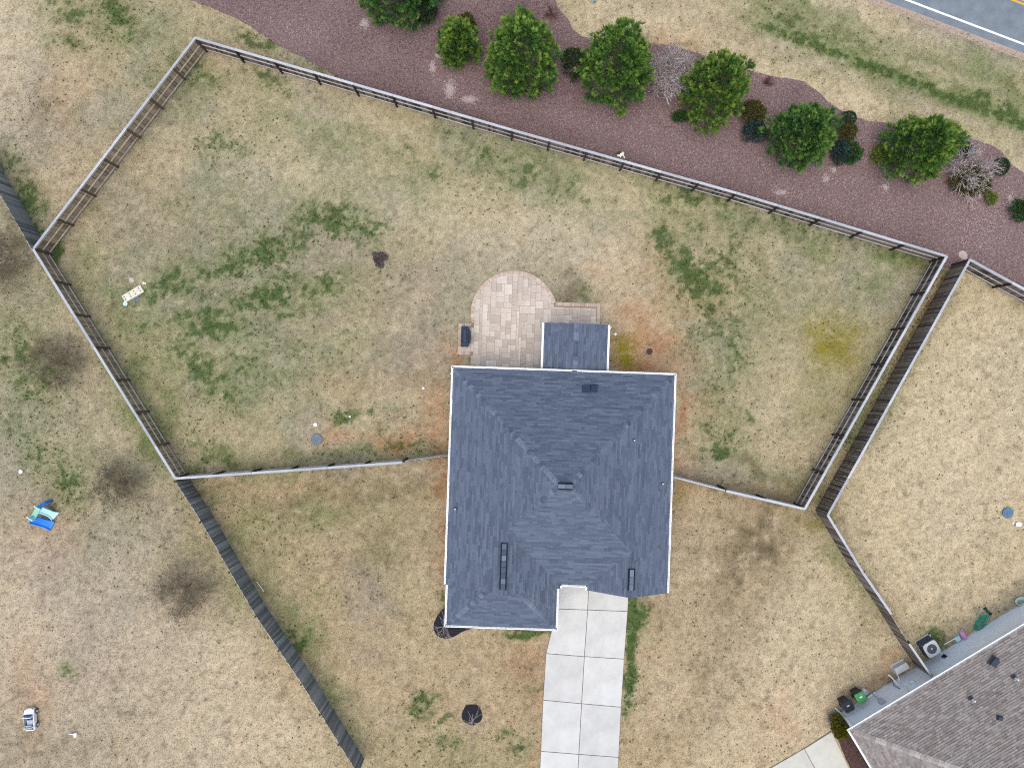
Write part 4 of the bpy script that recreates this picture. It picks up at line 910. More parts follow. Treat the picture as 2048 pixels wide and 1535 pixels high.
bare(1660, 1432, .9, .8, 'twig_pink', 'pinkish leafless shrub at the corner of the neighbour drive', 38, trunk_h=0, n_main=12, depth=2, r0=.012, cat='shrub', name='bare_shrub', kids=5, up=.6, twig=.005)
G = 'leafless young trees on the left lawn'
bare(250, 963, 2.0, .75, 'twig_brown', 'leafless tree right of the blue play set', 41, trunk_h=.5, n_main=11, depth=4, r0=.026, kids=3, up=.7, group=G, twig=.0045)
bare(382, 1168, 2.1, .75, 'twig_brown', 'leafless tree close to the long slate-grey fence', 42, trunk_h=.5, n_main=11, depth=4, r0=.026, kids=3, up=.7, group=G, twig=.0045)
bare(130, 728, 2.2, .75, 'twig_brown', 'leafless tree beside the olive-brown fence on the left lawn', 43, trunk_h=.5, n_main=11, depth=4, r0=.026, kids=3, up=.7, group=G, twig=.0045)
bare(24, 520, 2.2, .7, 'twig_brown', 'leafless tree at the left edge below the fence corner', 44, trunk_h=.5, n_main=11, depth=4, r0=.026, kids=3, up=.7, group=G, twig=.0045)
# saplings in black mulch
q = Mesh(); ring = [P2(944 + 20.5 * cos(a_) * (1 + .05 * sin(3 * a_)), 1427.5 + 20.5 * sin(a_) * (1 + .04 * sin(5 * a_))) for a_ in np.linspace(0, 2 * pi, 36, endpoint=False)]
q.prism(ring, 0, .07); q.build('planting_ring', M['blackmulch'], kind='structure')
bare(945.5, 1427, 2.3, .42, 'palebark', 'pale sapling standing in the round black mulch ring', 51, trunk_h=1.05, n_main=6, depth=2, r0=.032, cat='tree', name='sapling', kids=4, up=.8, twig=.006, jag=.25)
bare(888, 1250, 2.0, .5, 'palebark', 'pale multi-stem sapling in the black bed at the porch corner', 52, trunk_h=.25, n_main=7, depth=2, r0=.028, cat='tree', name='sapling', kids=4, up=.9, twig=.007, jag=.3)

# ------------------------------------------------------------ turf: blades, tufts, mulch chips
def scatter(n, x0=-33, x1=33, y0=-25, y1=25, seed=1):
    r = np.random.default_rng(seed); return r.uniform(x0, x1, n), r.uniform(y0, y1, n), r
ex_polys = [bed, [P2(*p) for p in drive_l + drive_r[::-1]], [P2(*p) for p in walk_px], [P2(*p) for p in blackbed_px], [P2(*p) for p in nbed_px], ring,
            [P2(*p) for p in [(941,745),(941,646),(917,646),(915,709),(941,709),(941,628),(960,575),(1000,545),(1040,541),(1080,557),(1105,585),(1112,603),(1201,607),(1200,745)]],
            [hp(u, v, 0)[:2] for u, v in [(-6.1,5.85),(6.1,5.85),(6.1,-6.2),(-6.0,-6.2)]], [hp(u, v, 0)[:2] for u, v in [(-.35,-5.85),(-.35,-8.5),(-6,-8.5),(-6,-5.85)]],
            [npt(u, v, 0)[:2] for u, v in [(.3,.3),(19,.3),(19,11),(.3,11)]]]
def keep(x, y):
    k = ((x - a0[0]) * nrm[0] + (y - a0[1]) * nrm[1]) < -.1
    for pl in ex_polys: k &= ~inpoly(x, y, pl)
    return k
def blades(name, x, y, r, L, w, colr, lean=1.0):
    n = len(x); az = r.random(n) * 2 * pi; le = L * r.uniform(.5, 1.3, n); tl = r.uniform(.15, 1.0, n) * lean
    dx = np.cos(az); dy = np.sin(az); wv = w * r.uniform(.6, 1.3, n)
    p0 = np.stack([x - dy * wv / 2, y + dx * wv / 2, np.full(n, .001)], 1); p1 = np.stack([x + dy * wv / 2, y - dx * wv / 2, np.full(n, .001)], 1)
    p2 = np.stack([x + dx * le * tl, y + dy * le * tl, .004 + le * np.sqrt(np.clip(1.02 - tl ** 2, .02, 1)) * .8], 1)
    V = np.stack([p0, p1, p2], 1).reshape(-1, 3); F = np.arange(3 * n).reshape(n, 3)
    link(name, fast_mesh(name, V, F, M['blade'], col=np.repeat(colr, 3, 0)), kind='stuff')
x, y, r = scatter(430000, seed=5); k = keep(x, y); x, y = x[k], y[k]; c, g, gd = field(x, y)
c = c * r.uniform(.70, 1.27, len(x))[:, None]; blades('dry_grass', x, y, r, .13, .034, c)
# green tufts
x, y, r = scatter(900000, seed=6); k = keep(x, y); x, y = x[k], y[k]; c, g, gd = field(x, y); k = r.random(len(x)) < g ** 1.3 * .95
x, y, g = x[k], y[k], g[k]; t = r.random(len(x))[:, None]; cg = C['green'][None] * (.55 + .8 * t) + np.array((.018, .012, 0)) * r.random((len(x), 1)) + np.array((.03, .05, -.01)) * (r.random((len(x), 1)) > .8) * .6
blades('green_grass', x, y, r, .09, .026, cg, .8)
# small dark weeds dotted over the lawn
def tufts(n, seed, name, cols_a, rmin, rmax, per=16, field_p=None):
    x, y, r = scatter(n, seed=seed); k = keep(x, y)
    dn = fbm(x, y, 4.5, 77, 3); k &= r.random(n) < sstep(.36, .64, dn) * .9 + .1
    if field_p is not None: k &= r.random(n) < field_p(x, y)
    x, y = x[k], y[k]; n = len(x); rad = r.uniform(rmin, rmax, n) * (1 + .5 * (r.random(n) > .9))
    X = np.repeat(x, per); Y = np.repeat(y, per); RR = np.repeat(rad, per); a = r.random(n * per) * 2 * pi; q_ = np.sqrt(r.random(n * per)) * RR
    col = np.repeat(cols_a[r.integers(0, len(cols_a), n)], per, 0) * r.uniform(.6, 1.35, n * per)[:, None]
    blades(name, X + q_ * np.cos(a), Y + q_ * np.sin(a), r, .07, .03, col, .8)
ca = np.array([lin((78, 84, 50)), lin((92, 84, 62)), lin((70, 92, 46)), lin((86, 70, 52))]) / 1.34
tufts(3000, 8, 'weeds', ca, .02, .075)
cb = np.array([lin((72, 104, 44)), lin((96, 120, 58)), lin((84, 112, 60))]) / 1.34
cb = cb * .85; tufts(44000, 9, 'clover', cb, .035, .12, 20, lambda x, y: np.clip(.012 + .30 * blob(x, y, GREEN_M) + .75 * blob(x, y, GREEN_D) ** 1.2, 0, .9))
# mulch chips
x, y, r = scatter(170000, x0=-22, x1=34, y0=3, y1=25, seed=10); k = inpoly(x, y, bed); x, y = x[k], y[k]; n = len(x)
az = r.random(n) * 2 * pi; L = r.uniform(.014, .050, n); w = r.uniform(.006, .018, n); tz = r.uniform(-.02, .03, n)
ddx, ddy = np.cos(az), np.sin(az); z0 = np.full(n, .03)
Vc = np.stack([np.stack([x + sx * ddx * L - sy * ddy * w, y + sx * ddy * L + sy * ddx * w, z0 + sx * tz], 1) for sx, sy in ((-1, -1), (1, -1), (1, 1), (-1, 1))], 1).reshape(-1, 3)
pt = blob(x, y, [(730,48,10,10,0,1),(865,135,7,12,0,1),(875,113,6,6,0,.8),(938,200,16,9,30,.7),(900,180,12,20,-30,.6),(1770,375,7,8,0,1.2),(1652,358,7,7,0,1),(1668,340,5,5,0,.9),(1560,385,14,8,10,.9),(1200,255,12,10,0,.3),(2020,400,8,16,20,1.1),(1000,222,30,10,15,.4),(1300,300,1,1,0,0),(760,95,30,16,0,.3),(600,70,60,30,0,.25),(1980,440,60,60,0,.5),(1900,420,80,40,0,.35)])
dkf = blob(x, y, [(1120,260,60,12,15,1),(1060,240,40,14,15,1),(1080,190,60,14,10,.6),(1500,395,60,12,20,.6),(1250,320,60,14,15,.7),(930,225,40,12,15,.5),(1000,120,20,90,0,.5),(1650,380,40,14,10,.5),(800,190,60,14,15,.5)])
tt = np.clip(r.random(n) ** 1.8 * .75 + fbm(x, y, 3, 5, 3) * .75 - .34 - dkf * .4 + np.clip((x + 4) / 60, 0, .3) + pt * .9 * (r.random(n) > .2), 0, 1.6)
link('mulch_chips', fast_mesh('mulch_chips', Vc, np.arange(4 * n).reshape(n, 4), M['chip'], tint=np.repeat(tt, 4)), kind='stuff')
M['bleached'] = mat('bleached_mulch', (.26, .20, .19), (.42, .36, .34), .9, 10)
rs = np.random.default_rng(44); sx, sy = [], []
for cx_, cy_, ra, rb in ((730,48,9,9),(865,135,6,11),(875,113,5,5),(938,200,15,7),(900,180,9,16),(1770,375,6,7),(1652,358,6,6),(1668,340,5,5),(1560,385,12,6),(2020,402,6,13)):
    m_ = int(ra * rb * 4.5); a_ = rs.random(m_) * 2 * pi; q_ = np.abs(rs.normal(0, .62, m_)); sx.append(cx_ + q_ * np.cos(a_) * ra); sy.append(cy_ + q_ * np.sin(a_) * rb)
px = np.concatenate(sx); py = np.concatenate(sy); n = len(px); x = (px - 1024) / 32; y = (767.5 - py) / 32; az = rs.random(n) * 2 * pi; L = rs.uniform(.015, .04, n); w = L * .7; ddx, ddy = np.cos(az), np.sin(az)
Vc = np.stack([np.stack([x + a * ddx * L - b * ddy * w, y + a * ddy * L + b * ddx * w, .045 + rs.uniform(-.008, .01, n)], 1) for a, b in ((-1, -1), (1, -1), (1, 1), (-1, 1))], 1).reshape(-1, 3)
link('bleached_chips', fast_mesh('bleached_chips', Vc, np.arange(4 * n).reshape(n, 4), M['bleached'], tint=np.zeros(4 * n)), kind='stuff')
# leaf litter in the gap between the two fences
M['litter'] = mat('leaf_litter', (.06, .03, .014), (.26, .17, .08), .9, 3, tint=1.1, nmix=.3)
r = np.random.default_rng(15); n = 5200; t = r.random(n); px = 1893 + (1632 - 1893) * t + r.normal(6, 7, n) * 1.0; py = 545 + (1035 - 545) * t + r.normal(0, 4, n)
kk = r.random(n) < np.clip(1.1 - t, .15, 1); px, py = px[kk], py[kk]; n = len(px); x = (px - 1024) / 32; y = (767.5 - py) / 32
az = r.random(n) * 2 * pi; L = r.uniform(.02, .05, n); w = L * .6; ddx, ddy = np.cos(az), np.sin(az)
Vc = np.stack([np.stack([x + sx * ddx * L - sy * ddy * w, y + sx * ddy * L + sy * ddx * w, .03 + r.uniform(-.01, .02, n)], 1) for sx, sy in ((-1, -1), (1, -1), (1, 1), (-1, 1))], 1).reshape(-1, 3)
link('leaf_litter', fast_mesh('leaf_litter', Vc, np.arange(4 * n).reshape(n, 4), M['litter'], tint=np.repeat(r.random(n), 4)), kind='stuff')

# ------------------------------------------------------------ objects in the yard
def simple(name, m, label, cat, q, loc=None, group=None, smooth=False):
    loc = loc or (0, 0, 0); o = q.build(name, M[m], origin=loc, smooth=smooth); return tag(o, label, cat, group)
# covered grill on its paver pad
def grill():
    z = .06; c = P(931, 672.5, .6); t = thing('grill', 'navy covered barbecue grill standing on the small paver pad', 'grill', (c[0], c[1], z))
    A = TH + pi / 2
    def L3(a, b, zz): return (c[0] + a * cos(A) - b * sin(A), c[1] + a * sin(A) + b * cos(A), zz)
    prof = [(-.62, -.27), (.62, -.27), (.62, .14), (.30, .30), (-.30, .30), (-.62, .14)]
    prof = [(a, -b) for a, b in prof]
    def lay(k, zz, s=1.0): return [L3(a * s, b * s, zz) for a, b in prof]
    q = Mesh(); rings = [lay(0, z, 1.0), lay(0, .78, .99), lay(0, .86, .93)]
    vv = sum(rings, []); n = 6; q.poly(vv, [(l * n + i, l * n + (i + 1) % n, (l + 1) * n + (i + 1) % n, (l + 1) * n + i) for l in range(2) for i in range(n)] + [tuple(range(12, 18))]); q.build('cover', M['navy_cover'], t)
    q = Mesh(); pr = [(-.24, .0), (-.2, .16), (-.06, .24), (.1, .22), (.2, .1), (.22, 0)]
    for x0_, x1_ in ((-.38, .38),):
        vv = [L3(x0_, b, .86 + zz) for b, zz in pr] + [L3(x1_, b, .86 + zz) for b, zz in pr]; m_ = len(pr)
        q.poly(vv, [(i, i + 1, m_ + i + 1, m_ + i) for i in range(m_ - 1)] + [tuple(reversed(range(m_))), tuple(range(m_, 2 * m_))])
    q.build('hood', M['navy_cover'], t)
M['navy_cover'] = mat('navy_grill_cover', (.010, .022, .045), (.03, .052, .09), .6, 4, bump=.5, bscale=9)
grill()
# round lids, caps
def lid(px, py, rpx, m, label, h=.12, cat='lid', name='septic_lid'):
    x, y, _ = P(px, py, h); rr_ = rpx / 32; t = thing(name, label, cat, (x, y, 0))
    q = Mesh(); q.lathe((x, y, -.02), [(rr_ * .98, 0), (rr_, h - .03), (rr_ * .97, h), (rr_ * .85, h + .015), (rr_ * .82, h + .012)], 28); q.build('rim', M[m], t)
    q = Mesh()
    for k in range(6): a_ = k * pi / 3; q.tube((x + cos(a_) * rr_ * .15, y + sin(a_) * rr_ * .15, h + .0), (x + cos(a_) * rr_ * .75, y + sin(a_) * rr_ * .75, h + .0), .012, n=4)
    q.build('rib', M[m], t); return t
lid(632.5, 878.5, 11.5, 'lid', 'blue-grey round septic lid on the bare lawn left of the house')
lid(2017, 1025, 11, 'lid_blue', 'slate-blue septic lid on the right-hand neighbour lawn')
lid(272.5, 597, 6.5, 'lid', 'small faded round lid beside the cream slotted board', h=.03)
def capo(px, py, rpx, label, h=.12, m='white', name='cleanout_cap'):
    x, y, _ = P(px, py, h); q = Mesh(); rr_ = rpx / 32; q.lathe((x, y, -.02), [(rr_ * .7, 0), (rr_ * .7, h - .04), (rr_, h - .035), (rr_, h), (rr_ * .6, h + .02)], 14); q.box((x, y, h + .02), (rr_ * .5, rr_ * .5, .03))
    return simple(name, m, label, 'pipe cap', q, (x, y, 0))
capo(630.5, 849, 4, 'white pipe cap just above the blue-grey septic lid')
capo(846.5, 776, 2.6, 'tiny white pipe cap on the lawn left of the house roof')
capo(40.5, 943, 4, 'white round cap on the left lawn above the play set')
capo(250, 607, 4.6, 'pale blue-white cap below the cream slotted board', m='aqua')
capo(699.5, 833, 2.2, 'tiny pale cap in the bright green weed patch', h=.05)
capo(1231, 668, 2.5, 'small white cap beside the patio cover', h=.1)
q = Mesh(); x, y, _ = P(1299, 702.5); q.lathe((x, y, -.02), [(.19, 0), (.2, .05), (.17, .09)], 18)
for k in range(-2, 3): q.box((x, y + k * .06, .095), (.28 - abs(k) * .05, .02, .02))
simple('drain_cover', 'brown', 'brown round drain cover in the orange soil right of the patio', 'drain', q, (x, y, 0))
# cream slotted board
def board():
    x, y, _ = P(265, 587, .15); a = R(30.5); t = thing('platform', 'cream rectangular plastic board with dark slots lying on the lawn', 'platform', (x, y, 0))
    q = Mesh(); q.bbox((x, y, .03), (1.36, .50, .12), a, 0, .03); q.build('top', M['cream'], t)
    q = Mesh()
    for px_, py_ in ((-.55, .10), (-.55, -.10), (-.18, .11), (-.18, -.11), (.14, .11), (.14, -.11), (.50, .10), (.50, -.10)):
        sx = x + px_ * cos(a) - py_ * sin(a); sy = y + px_ * sin(a) + py_ * cos(a); q.box((sx, sy, .153), (.045, .12, .012), a)
    q.build('slots', M['steel_dark'], t)
    q = Mesh()
    for b_ in (-.16, 0, .16):
        q.box((x - b_ * sin(a), y + b_ * cos(a), .155), (1.2, .012, .012), a)
    q.build('ribs', M['cream'], t)
board()
q = Mesh(); x, y, _ = P(288, 566); q.lathe((x, y, 0), [(.06, 0), (.08, .05), (.05, .09)], 9); q.lathe((x + .11, y - .03, 0), [(.04, 0), (.05, .04), (.03, .06)], 9)
simple('pebble', 'white', 'two-lobed white scrap by the upper end of the cream board', 'scrap', q, (x, y, 0))
def rocko(px, py, s, label, m='rock'):
    x, y, _ = P(px, py); r_ = random.Random(int(px)); q = Mesh(); q.lathe((x, y, -.02), [(s * .9, 0), (s, .03), (s * .8, .06), (s * .45, .085)], 9, sx=1.2, rz=r_.random() * 3)
    return simple('stone', m, label, 'stone', q, (x, y, 0))
rocko(263, 559.5, .17, 'pale flat stone above the cream slotted board')
rocko(1926, 510, .28, 'pale boulder in the mulch at the top of the gap between the fences')
# brown dead clump on the lawn
x, y, _ = P(760, 518); r = np.random.default_rng(91)
q = Mesh()
for k in range(1300):
    a_ = r.random() * 2 * pi; d0 = .44 * r.random() ** .6 * (1 + .25 * sin(3 * a_) + .12 * sin(5 * a_ + 1)); bx_, by_ = x + d0 * cos(a_), y + d0 * sin(a_) * 1.1; q.tube((bx_, by_, 0), (bx_ + r.normal(0, .06), by_ + r.normal(0, .06), .05 + r.random() * .1), .012, .004, 3, r.random())
M['dead'] = mat('dead_grey_stalks', (.07, .055, .065), (.19, .155, .165), .9, 4, tint=.9)
t = thing('dead_plant', 'dark dead plant clump on the lawn between the fence and patio', 'plant', (x, y, 0)); q.build('stalks', M['dead'], t, kind='stuff')
# white stake beside the left long fence
q = Mesh(); a_ = P(514, 1163, .1); b_ = P(528, 1182, .05); q.tube(a_, b_, .018, n=6); simple('stake', 'white', 'thin white rod lying beside the long slate-grey fence', 'rod', q, (a_[0], a_[1], 0))
# marker on the verge at the top edge
x, y, _ = P(1184, 6); q = Mesh(); q.tube((x, y, 0), (x, y, .9), .07, n=10); q.lathe((x, y, .88), [(.08, 0), (.08, .1), (.04, .14)], 10); simple('marker_post', 'aqua', 'pale blue-white marker post on the verge at the top edge', 'post', q, (x, y, 0))
# scrap caught on the back fence
def scrap():
    x, y, _ = P(1241, 311, 1.7); t = thing('snagged_scrap', 'white and dark brown scrap caught on top of the long back fence', 'scrap', (x, y, 1.5))
    q = Mesh(); vv = [(-.2, -.06, 1.78), (.0, -.1, 1.83), (.2, .02, 1.8), (.2, .14, 1.84), (.1, .2, 1.8), (-.02, .08, 1.88), (-.2, .02, 1.82)]
    q.poly([(x + a, y + b, c) for a, b, c in vv] + [(x + a, y + b, c - .1) for a, b, c in vv], [tuple(range(7)), tuple(reversed(range(7, 14)))] + [(i, 7 + i, 7 + (i + 1) % 7, (i + 1) % 7) for i in range(7)])
    q.tube((x + .16, y + .0, 1.8), (x + .24, y - .2, 1.8), .035, n=6); q.tube((x - .0, y - .06, 1.8), (x - .02, y - .16, 1.8), .03, n=6); q.build('pale_part', M['cream'], t)
    q = Mesh(); q.lathe((x - .1, y + .12, 1.72), [(.06, 0), (.12, .06), (.1, .14), (.03, .17)], 9, sx=1.3, rz=.6); q.build('dark_part', M['post'], t)
scrap()
# play set
def playset():
    z = .0; bx, by, _ = P(80, 1030, .5); t = thing('play_set', 'small toddler play set with a blue slide and a pale aqua slide', 'play set', (bx, by, 0))
    def pp(px, py, z): return P(px, py, z)
    # zoom scale used while measuring: photo px
    def slide(name, m, top, bot, w, htop, flare=1.0):
        a = np.array(top, float); b = np.array(bot, float); dv = b - a; L = np.hypot(dv[0], dv[1]); u = np.array((dv[0] / L, dv[1] / L)); s_ = np.array((-u[1], u[0])); q = Mesh(); n = 10
        for sgn, th in ((0, 0), (1, 1), (-1, 1)):
            rows = []
            for k in range(n + 1):
                tt = k / n; zz = htop * (1 - tt) ** 1.25 * 1.0 + .10; wv = w * (1 + (flare - 1) * max(0, (tt - .7) / .3)); c = a[:2] + dv[:2] * tt
                if sgn == 0: rows.append([(c[0] + s_[0] * wv / 2, c[1] + s_[1] * wv / 2, zz), (c[0] - s_[0] * wv / 2, c[1] - s_[1] * wv / 2, zz)])
                else:
                    e = wv / 2 * sgn; rows.append([(c[0] + s_[0] * e, c[1] + s_[1] * e, zz - .05), (c[0] + s_[0] * e, c[1] + s_[1] * e, zz + .1), (c[0] + s_[0] * (e + .05 * sgn), c[1] + s_[1] * (e + .05 * sgn), zz + .1), (c[0] + s_[0] * (e + .05 * sgn), c[1] + s_[1] * (e + .05 * sgn), zz - .05)])
            m_ = len(rows[0]); vv = sum(rows, [])
            ff = [(k * m_ + i, k * m_ + (i + 1) % m_, (k + 1) * m_ + (i + 1) % m_, (k + 1) * m_ + i) for k in range(n) for i in range(m_ if m_ > 2 else 1)]
            q.poly(vv, ff)
        return q.build(name, M[m], t)
    slide('slide', 'blue', pp(62, 1038, .75), pp(105, 1051, .1), .42, .65, 1.25)['label'] = 'bright blue slide'
    slide('slide', 'aqua', pp(82, 1019, .75), pp(112, 1032, .1), .34, .65, 1.7)['label'] = 'pale aqua slide'
    c0 = pp(64, 1036, .75); c1 = pp(78, 1014, .75); mid = ((c0[0] + c1[0]) / 2, (c0[1] + c1[1]) / 2); an = atan2(c1[1] - c0[1], c1[0] - c0[0]); L = hypot(c1[0] - c0[0], c1[1] - c0[1])
    q = Mesh(); q.bbox((mid[0], mid[1], .68), (L, .34, .07), an, 0, .02); q.build('platform', M['mint'], t)
    for sx in (-1, 1):
        for sy in (-1, 1):
            xx = mid[0] + sx * L / 2 * cos(an) - sy * .17 * sin(an); yy = mid[1] + sx * L / 2 * sin(an) + sy * .17 * cos(an)
            q = Mesh(); q.tube((xx, yy, 0), (xx, yy, 1.0), .045, n=8); q.build('leg', M['aqua'], t)
    q = Mesh()
    for sx in (-1, 1):
        ax, ay = mid[0] + sx * L / 2 * cos(an), mid[1] + sx * L / 2 * sin(an)
        q.box((ax, ay, .9), (.05, .36, .22), an)
    q.build('side_panel', M['aqua'], t)
    q = Mesh(); a = pp(84, 1012, .5); b = pp(92, 1004, .5); q.path([(a[0], a[1], .7), ((a[0] + b[0]) / 2, (a[1] + b[1]) / 2, .75), (b[0], b[1], .6), (b[0] + .05, b[1], 0)], .09, 8); q.build('steps', M['blue'], t)
    q = Mesh(); a = pp(88, 1014, .3); b = pp(106, 1026, .3); q.path([(a[0], a[1], .4), (b[0], b[1], .1)], .06, 6); q.build('side_rail', M['navy'], t)
playset()
# toy car
def toycar():
    x, y, _ = P(58.5, 1438, .35); a = R(90 + 4); t = thing('toy_car', 'white ride-on toy car with a blue interior on the left lawn', 'toy car', (x, y, 0))
    def L3(u, v, z): return (x + u * cos(a) - v * sin(a), y + u * sin(a) + v * cos(a), z)
    S = [(-.70, .22, .34), (-.62, .30, .40), (-.25, .33, .44), (.0, .33, .44), (.35, .33, .42), (.58, .30, .36), (.66, .2, .28)]
    q = Mesh(); vv = []
    for u, w, h in S: vv += [L3(u, -w, .12), L3(u, -w, h - .05), L3(u, -w * .85, h), L3(u, w * .85, h), L3(u, w, h - .05), L3(u, w, .12)]
    n = 6; ff = []
    for k in range(len(S) - 1):
        for i in range(n):
            if i == 2 and 1 <= k <= 3: continue        # open cockpit
            ff.append((k * n + i, k * n + (i + 1) % n, (k + 1) * n + (i + 1) % n, (k + 1) * n + i))
    ff += [tuple(range(n)), tuple(range((len(S) - 1) * n, len(S) * n))]; q.poly(vv, ff); q.build('body', M['white'], t)
    q = Mesh(); q.box(L3(-.12, 0, .2), (.95, .5, .03), a); q.build('floor', M['navy_in'], t)
    q = Mesh(); q.bbox(L3(-.2, 0, .2), (.3, .4, .12), a, 0, .03); q.bbox(L3(-.38, 0, .2), (.1, .4, .3), a, 0, .03); q.build('seat', M['metal'], t)
    q = Mesh(); q.box(L3(.3, 0, .52), (.02, .5, .16), a, tilt=0); q.build('windscreen', M['navy_in'], t)
    q = Mesh(); q.path([L3(.28, -.3, .44), L3(.2, -.26, .62), L3(.2, .26, .62), L3(.28, .3, .44)], .025, 6); q.build('roll_bar', M['white'], t)
    q = Mesh(); q.path([L3(-.42, -.3, .44), L3(-.45, -.2, .62), L3(-.45, .2, .62), L3(-.42, .3, .44)], .025, 6); q.build('roll_bar', M['white'], t)
    for u in (-.42, .42):
        for v in (-.33, .33):
            q = Mesh(); q.tube(L3(u, v - .05, .14), L3(u, v + .05, .14), .14, n=14); w_ = q.build('wheel', M['steel_dark'], t)
            q = Mesh(); q.tube(L3(u, v - .056, .14), L3(u, v + .056, .14), .07, n=10); q.build('hub', M['white'], w_)
    for v in (-.18, .18):
        q = Mesh(); q.lathe(L3(.63, v, .26), [(.04, 0), (.045, .03), (.02, .05)], 8); q.build('headlight', M['glass'], t)
M['navy_in'] = mat('navy_interior', (.01, .05, .16), (.03, .09, .25), .5, 4)
toycar()
# small white watering-can like object
x, y, _ = P(151.5, 1468, .1); q = Mesh(); q.lathe((x, y, 0), [(.10, 0), (.13, .06), (.13, .2), (.08, .24)], 14, sx=.85, sy=1.15); q.tube((x - .08, y + .02, .1), (x - .38, y + .06, .2), .04, .03, 8)
simple('watering_can', 'white', 'small white can with a spout on the lower left lawn', 'can', q, (x, y, 0))
# hose coil, pink toy, bins, AC, by the neighbour's wall
def hose():
    x, y, _ = P(1966, 1240); t = thing('garden_hose', 'teal garden hose heaped on the grass by the neighbour wall', 'hose', (x, y, 0)); r_ = random.Random(4)
    q = Mesh()
    for k in range(9):
        cx_, cy_ = P2(1962 + r_.uniform(-3, 3), 1242 + r_.uniform(-4, 4)); ra, rb = r_.uniform(.35, .62), r_.uniform(.1, .24); an = R(55) + r_.uniform(-.3, .3); pts = []
        for j in range(19):
            th = j / 18 * 2 * pi; a_, b_ = ra * cos(th), rb * sin(th); pts.append((cx_ + a_ * cos(an) - b_ * sin(an), cy_ + a_ * sin(an) + b_ * cos(an), .03 + .02 * (k % 4) + .02 * sin(3 * th + k)))
        q.path(pts, .016, 5)
    q.build('coils', M['teal'], t)
    q = Mesh(); q.path([P(1945, 1258, .03), P(1962, 1259, .03), P(1970, 1262, .05), P(1974, 1267, .5)], .014, 5); q.path([P(1953, 1232, .02), P(1958, 1215, .02), P(1966, 1214, .03), P(1974, 1220, .03)], .014, 5); q.build('tail', M['teal'], t)
    q = Mesh(); q.tube(P(1970, 1216, .1), P(1981, 1227, .12), .07, n=10); q.tube(P(1969.5, 1215.5, .1), P(1970.5, 1216.5, .1), .1, n=12); q.tube(P(1980.5, 1226.5, .12), P(1981.5, 1227.5, .12), .1, n=12); q.build('reel', M['steel_teal'], t)
M['steel_teal'] = mat('dark_teal_plastic', (.004, .035, .03), (.01, .08, .06), .4, 5)
hose()
x, y, _ = P(2044, 1205, .2); r_ = random.Random(8); q = Mesh()
for k in range(6):
    pts = []
    for j in range(13): th = j / 12 * 2 * pi; pts.append((x + (.2 + .03 * k) * cos(th) * 1.2, y + (.16 + .02 * k) * sin(th) + .02 * k, .05 + .03 * k))
    q.path(pts, .018, 5)
simple('hose_coil', 'aqua', 'pale aqua hose coil at the right edge by the neighbour wall', 'hose', q, (x, y, 0))
def pinktoy():
    x, y, _ = P(1929, 1271, .3); a = R(-62); t = thing('toy_chair', 'pink child seat toy lying against the neighbour wall', 'toy', (x, y, 0))
    q = Mesh(); q.bbox((x, y, .12), (.48, .26, .1), a, 0, .04); q.bbox((x + .06, y - .06, .2), (.3, .22, .07), a, 0, .03); q.build('seat', M['pink'], t)
    q = Mesh(); c = P(1923.5, 1264, .35); q.path([(c[0] - .1, c[1], .3), (c[0] - .04, c[1] + .12, .34), (c[0] + .08, c[1] + .1, .34), (c[0] + .1, c[1] - .04, .3)], .025, 6); q.build('handle', M['pink'], t)
    q = Mesh(); c = P(1917.5, 1278, .2); q.bbox((c[0], c[1], .03), (.36, .3, .14), R(35), 0, .04); q.build('tray', M['aqua'], t)
pinktoy()
q = Mesh(); q.tube(P(1888, 1288, .1), P(1913, 1274, .12), .03, n=8); a_ = P(1888, 1288); simple('pole', 'white', 'white pole on the soil strip left of the pink toy', 'pole', q, (a_[0], a_[1], 0))
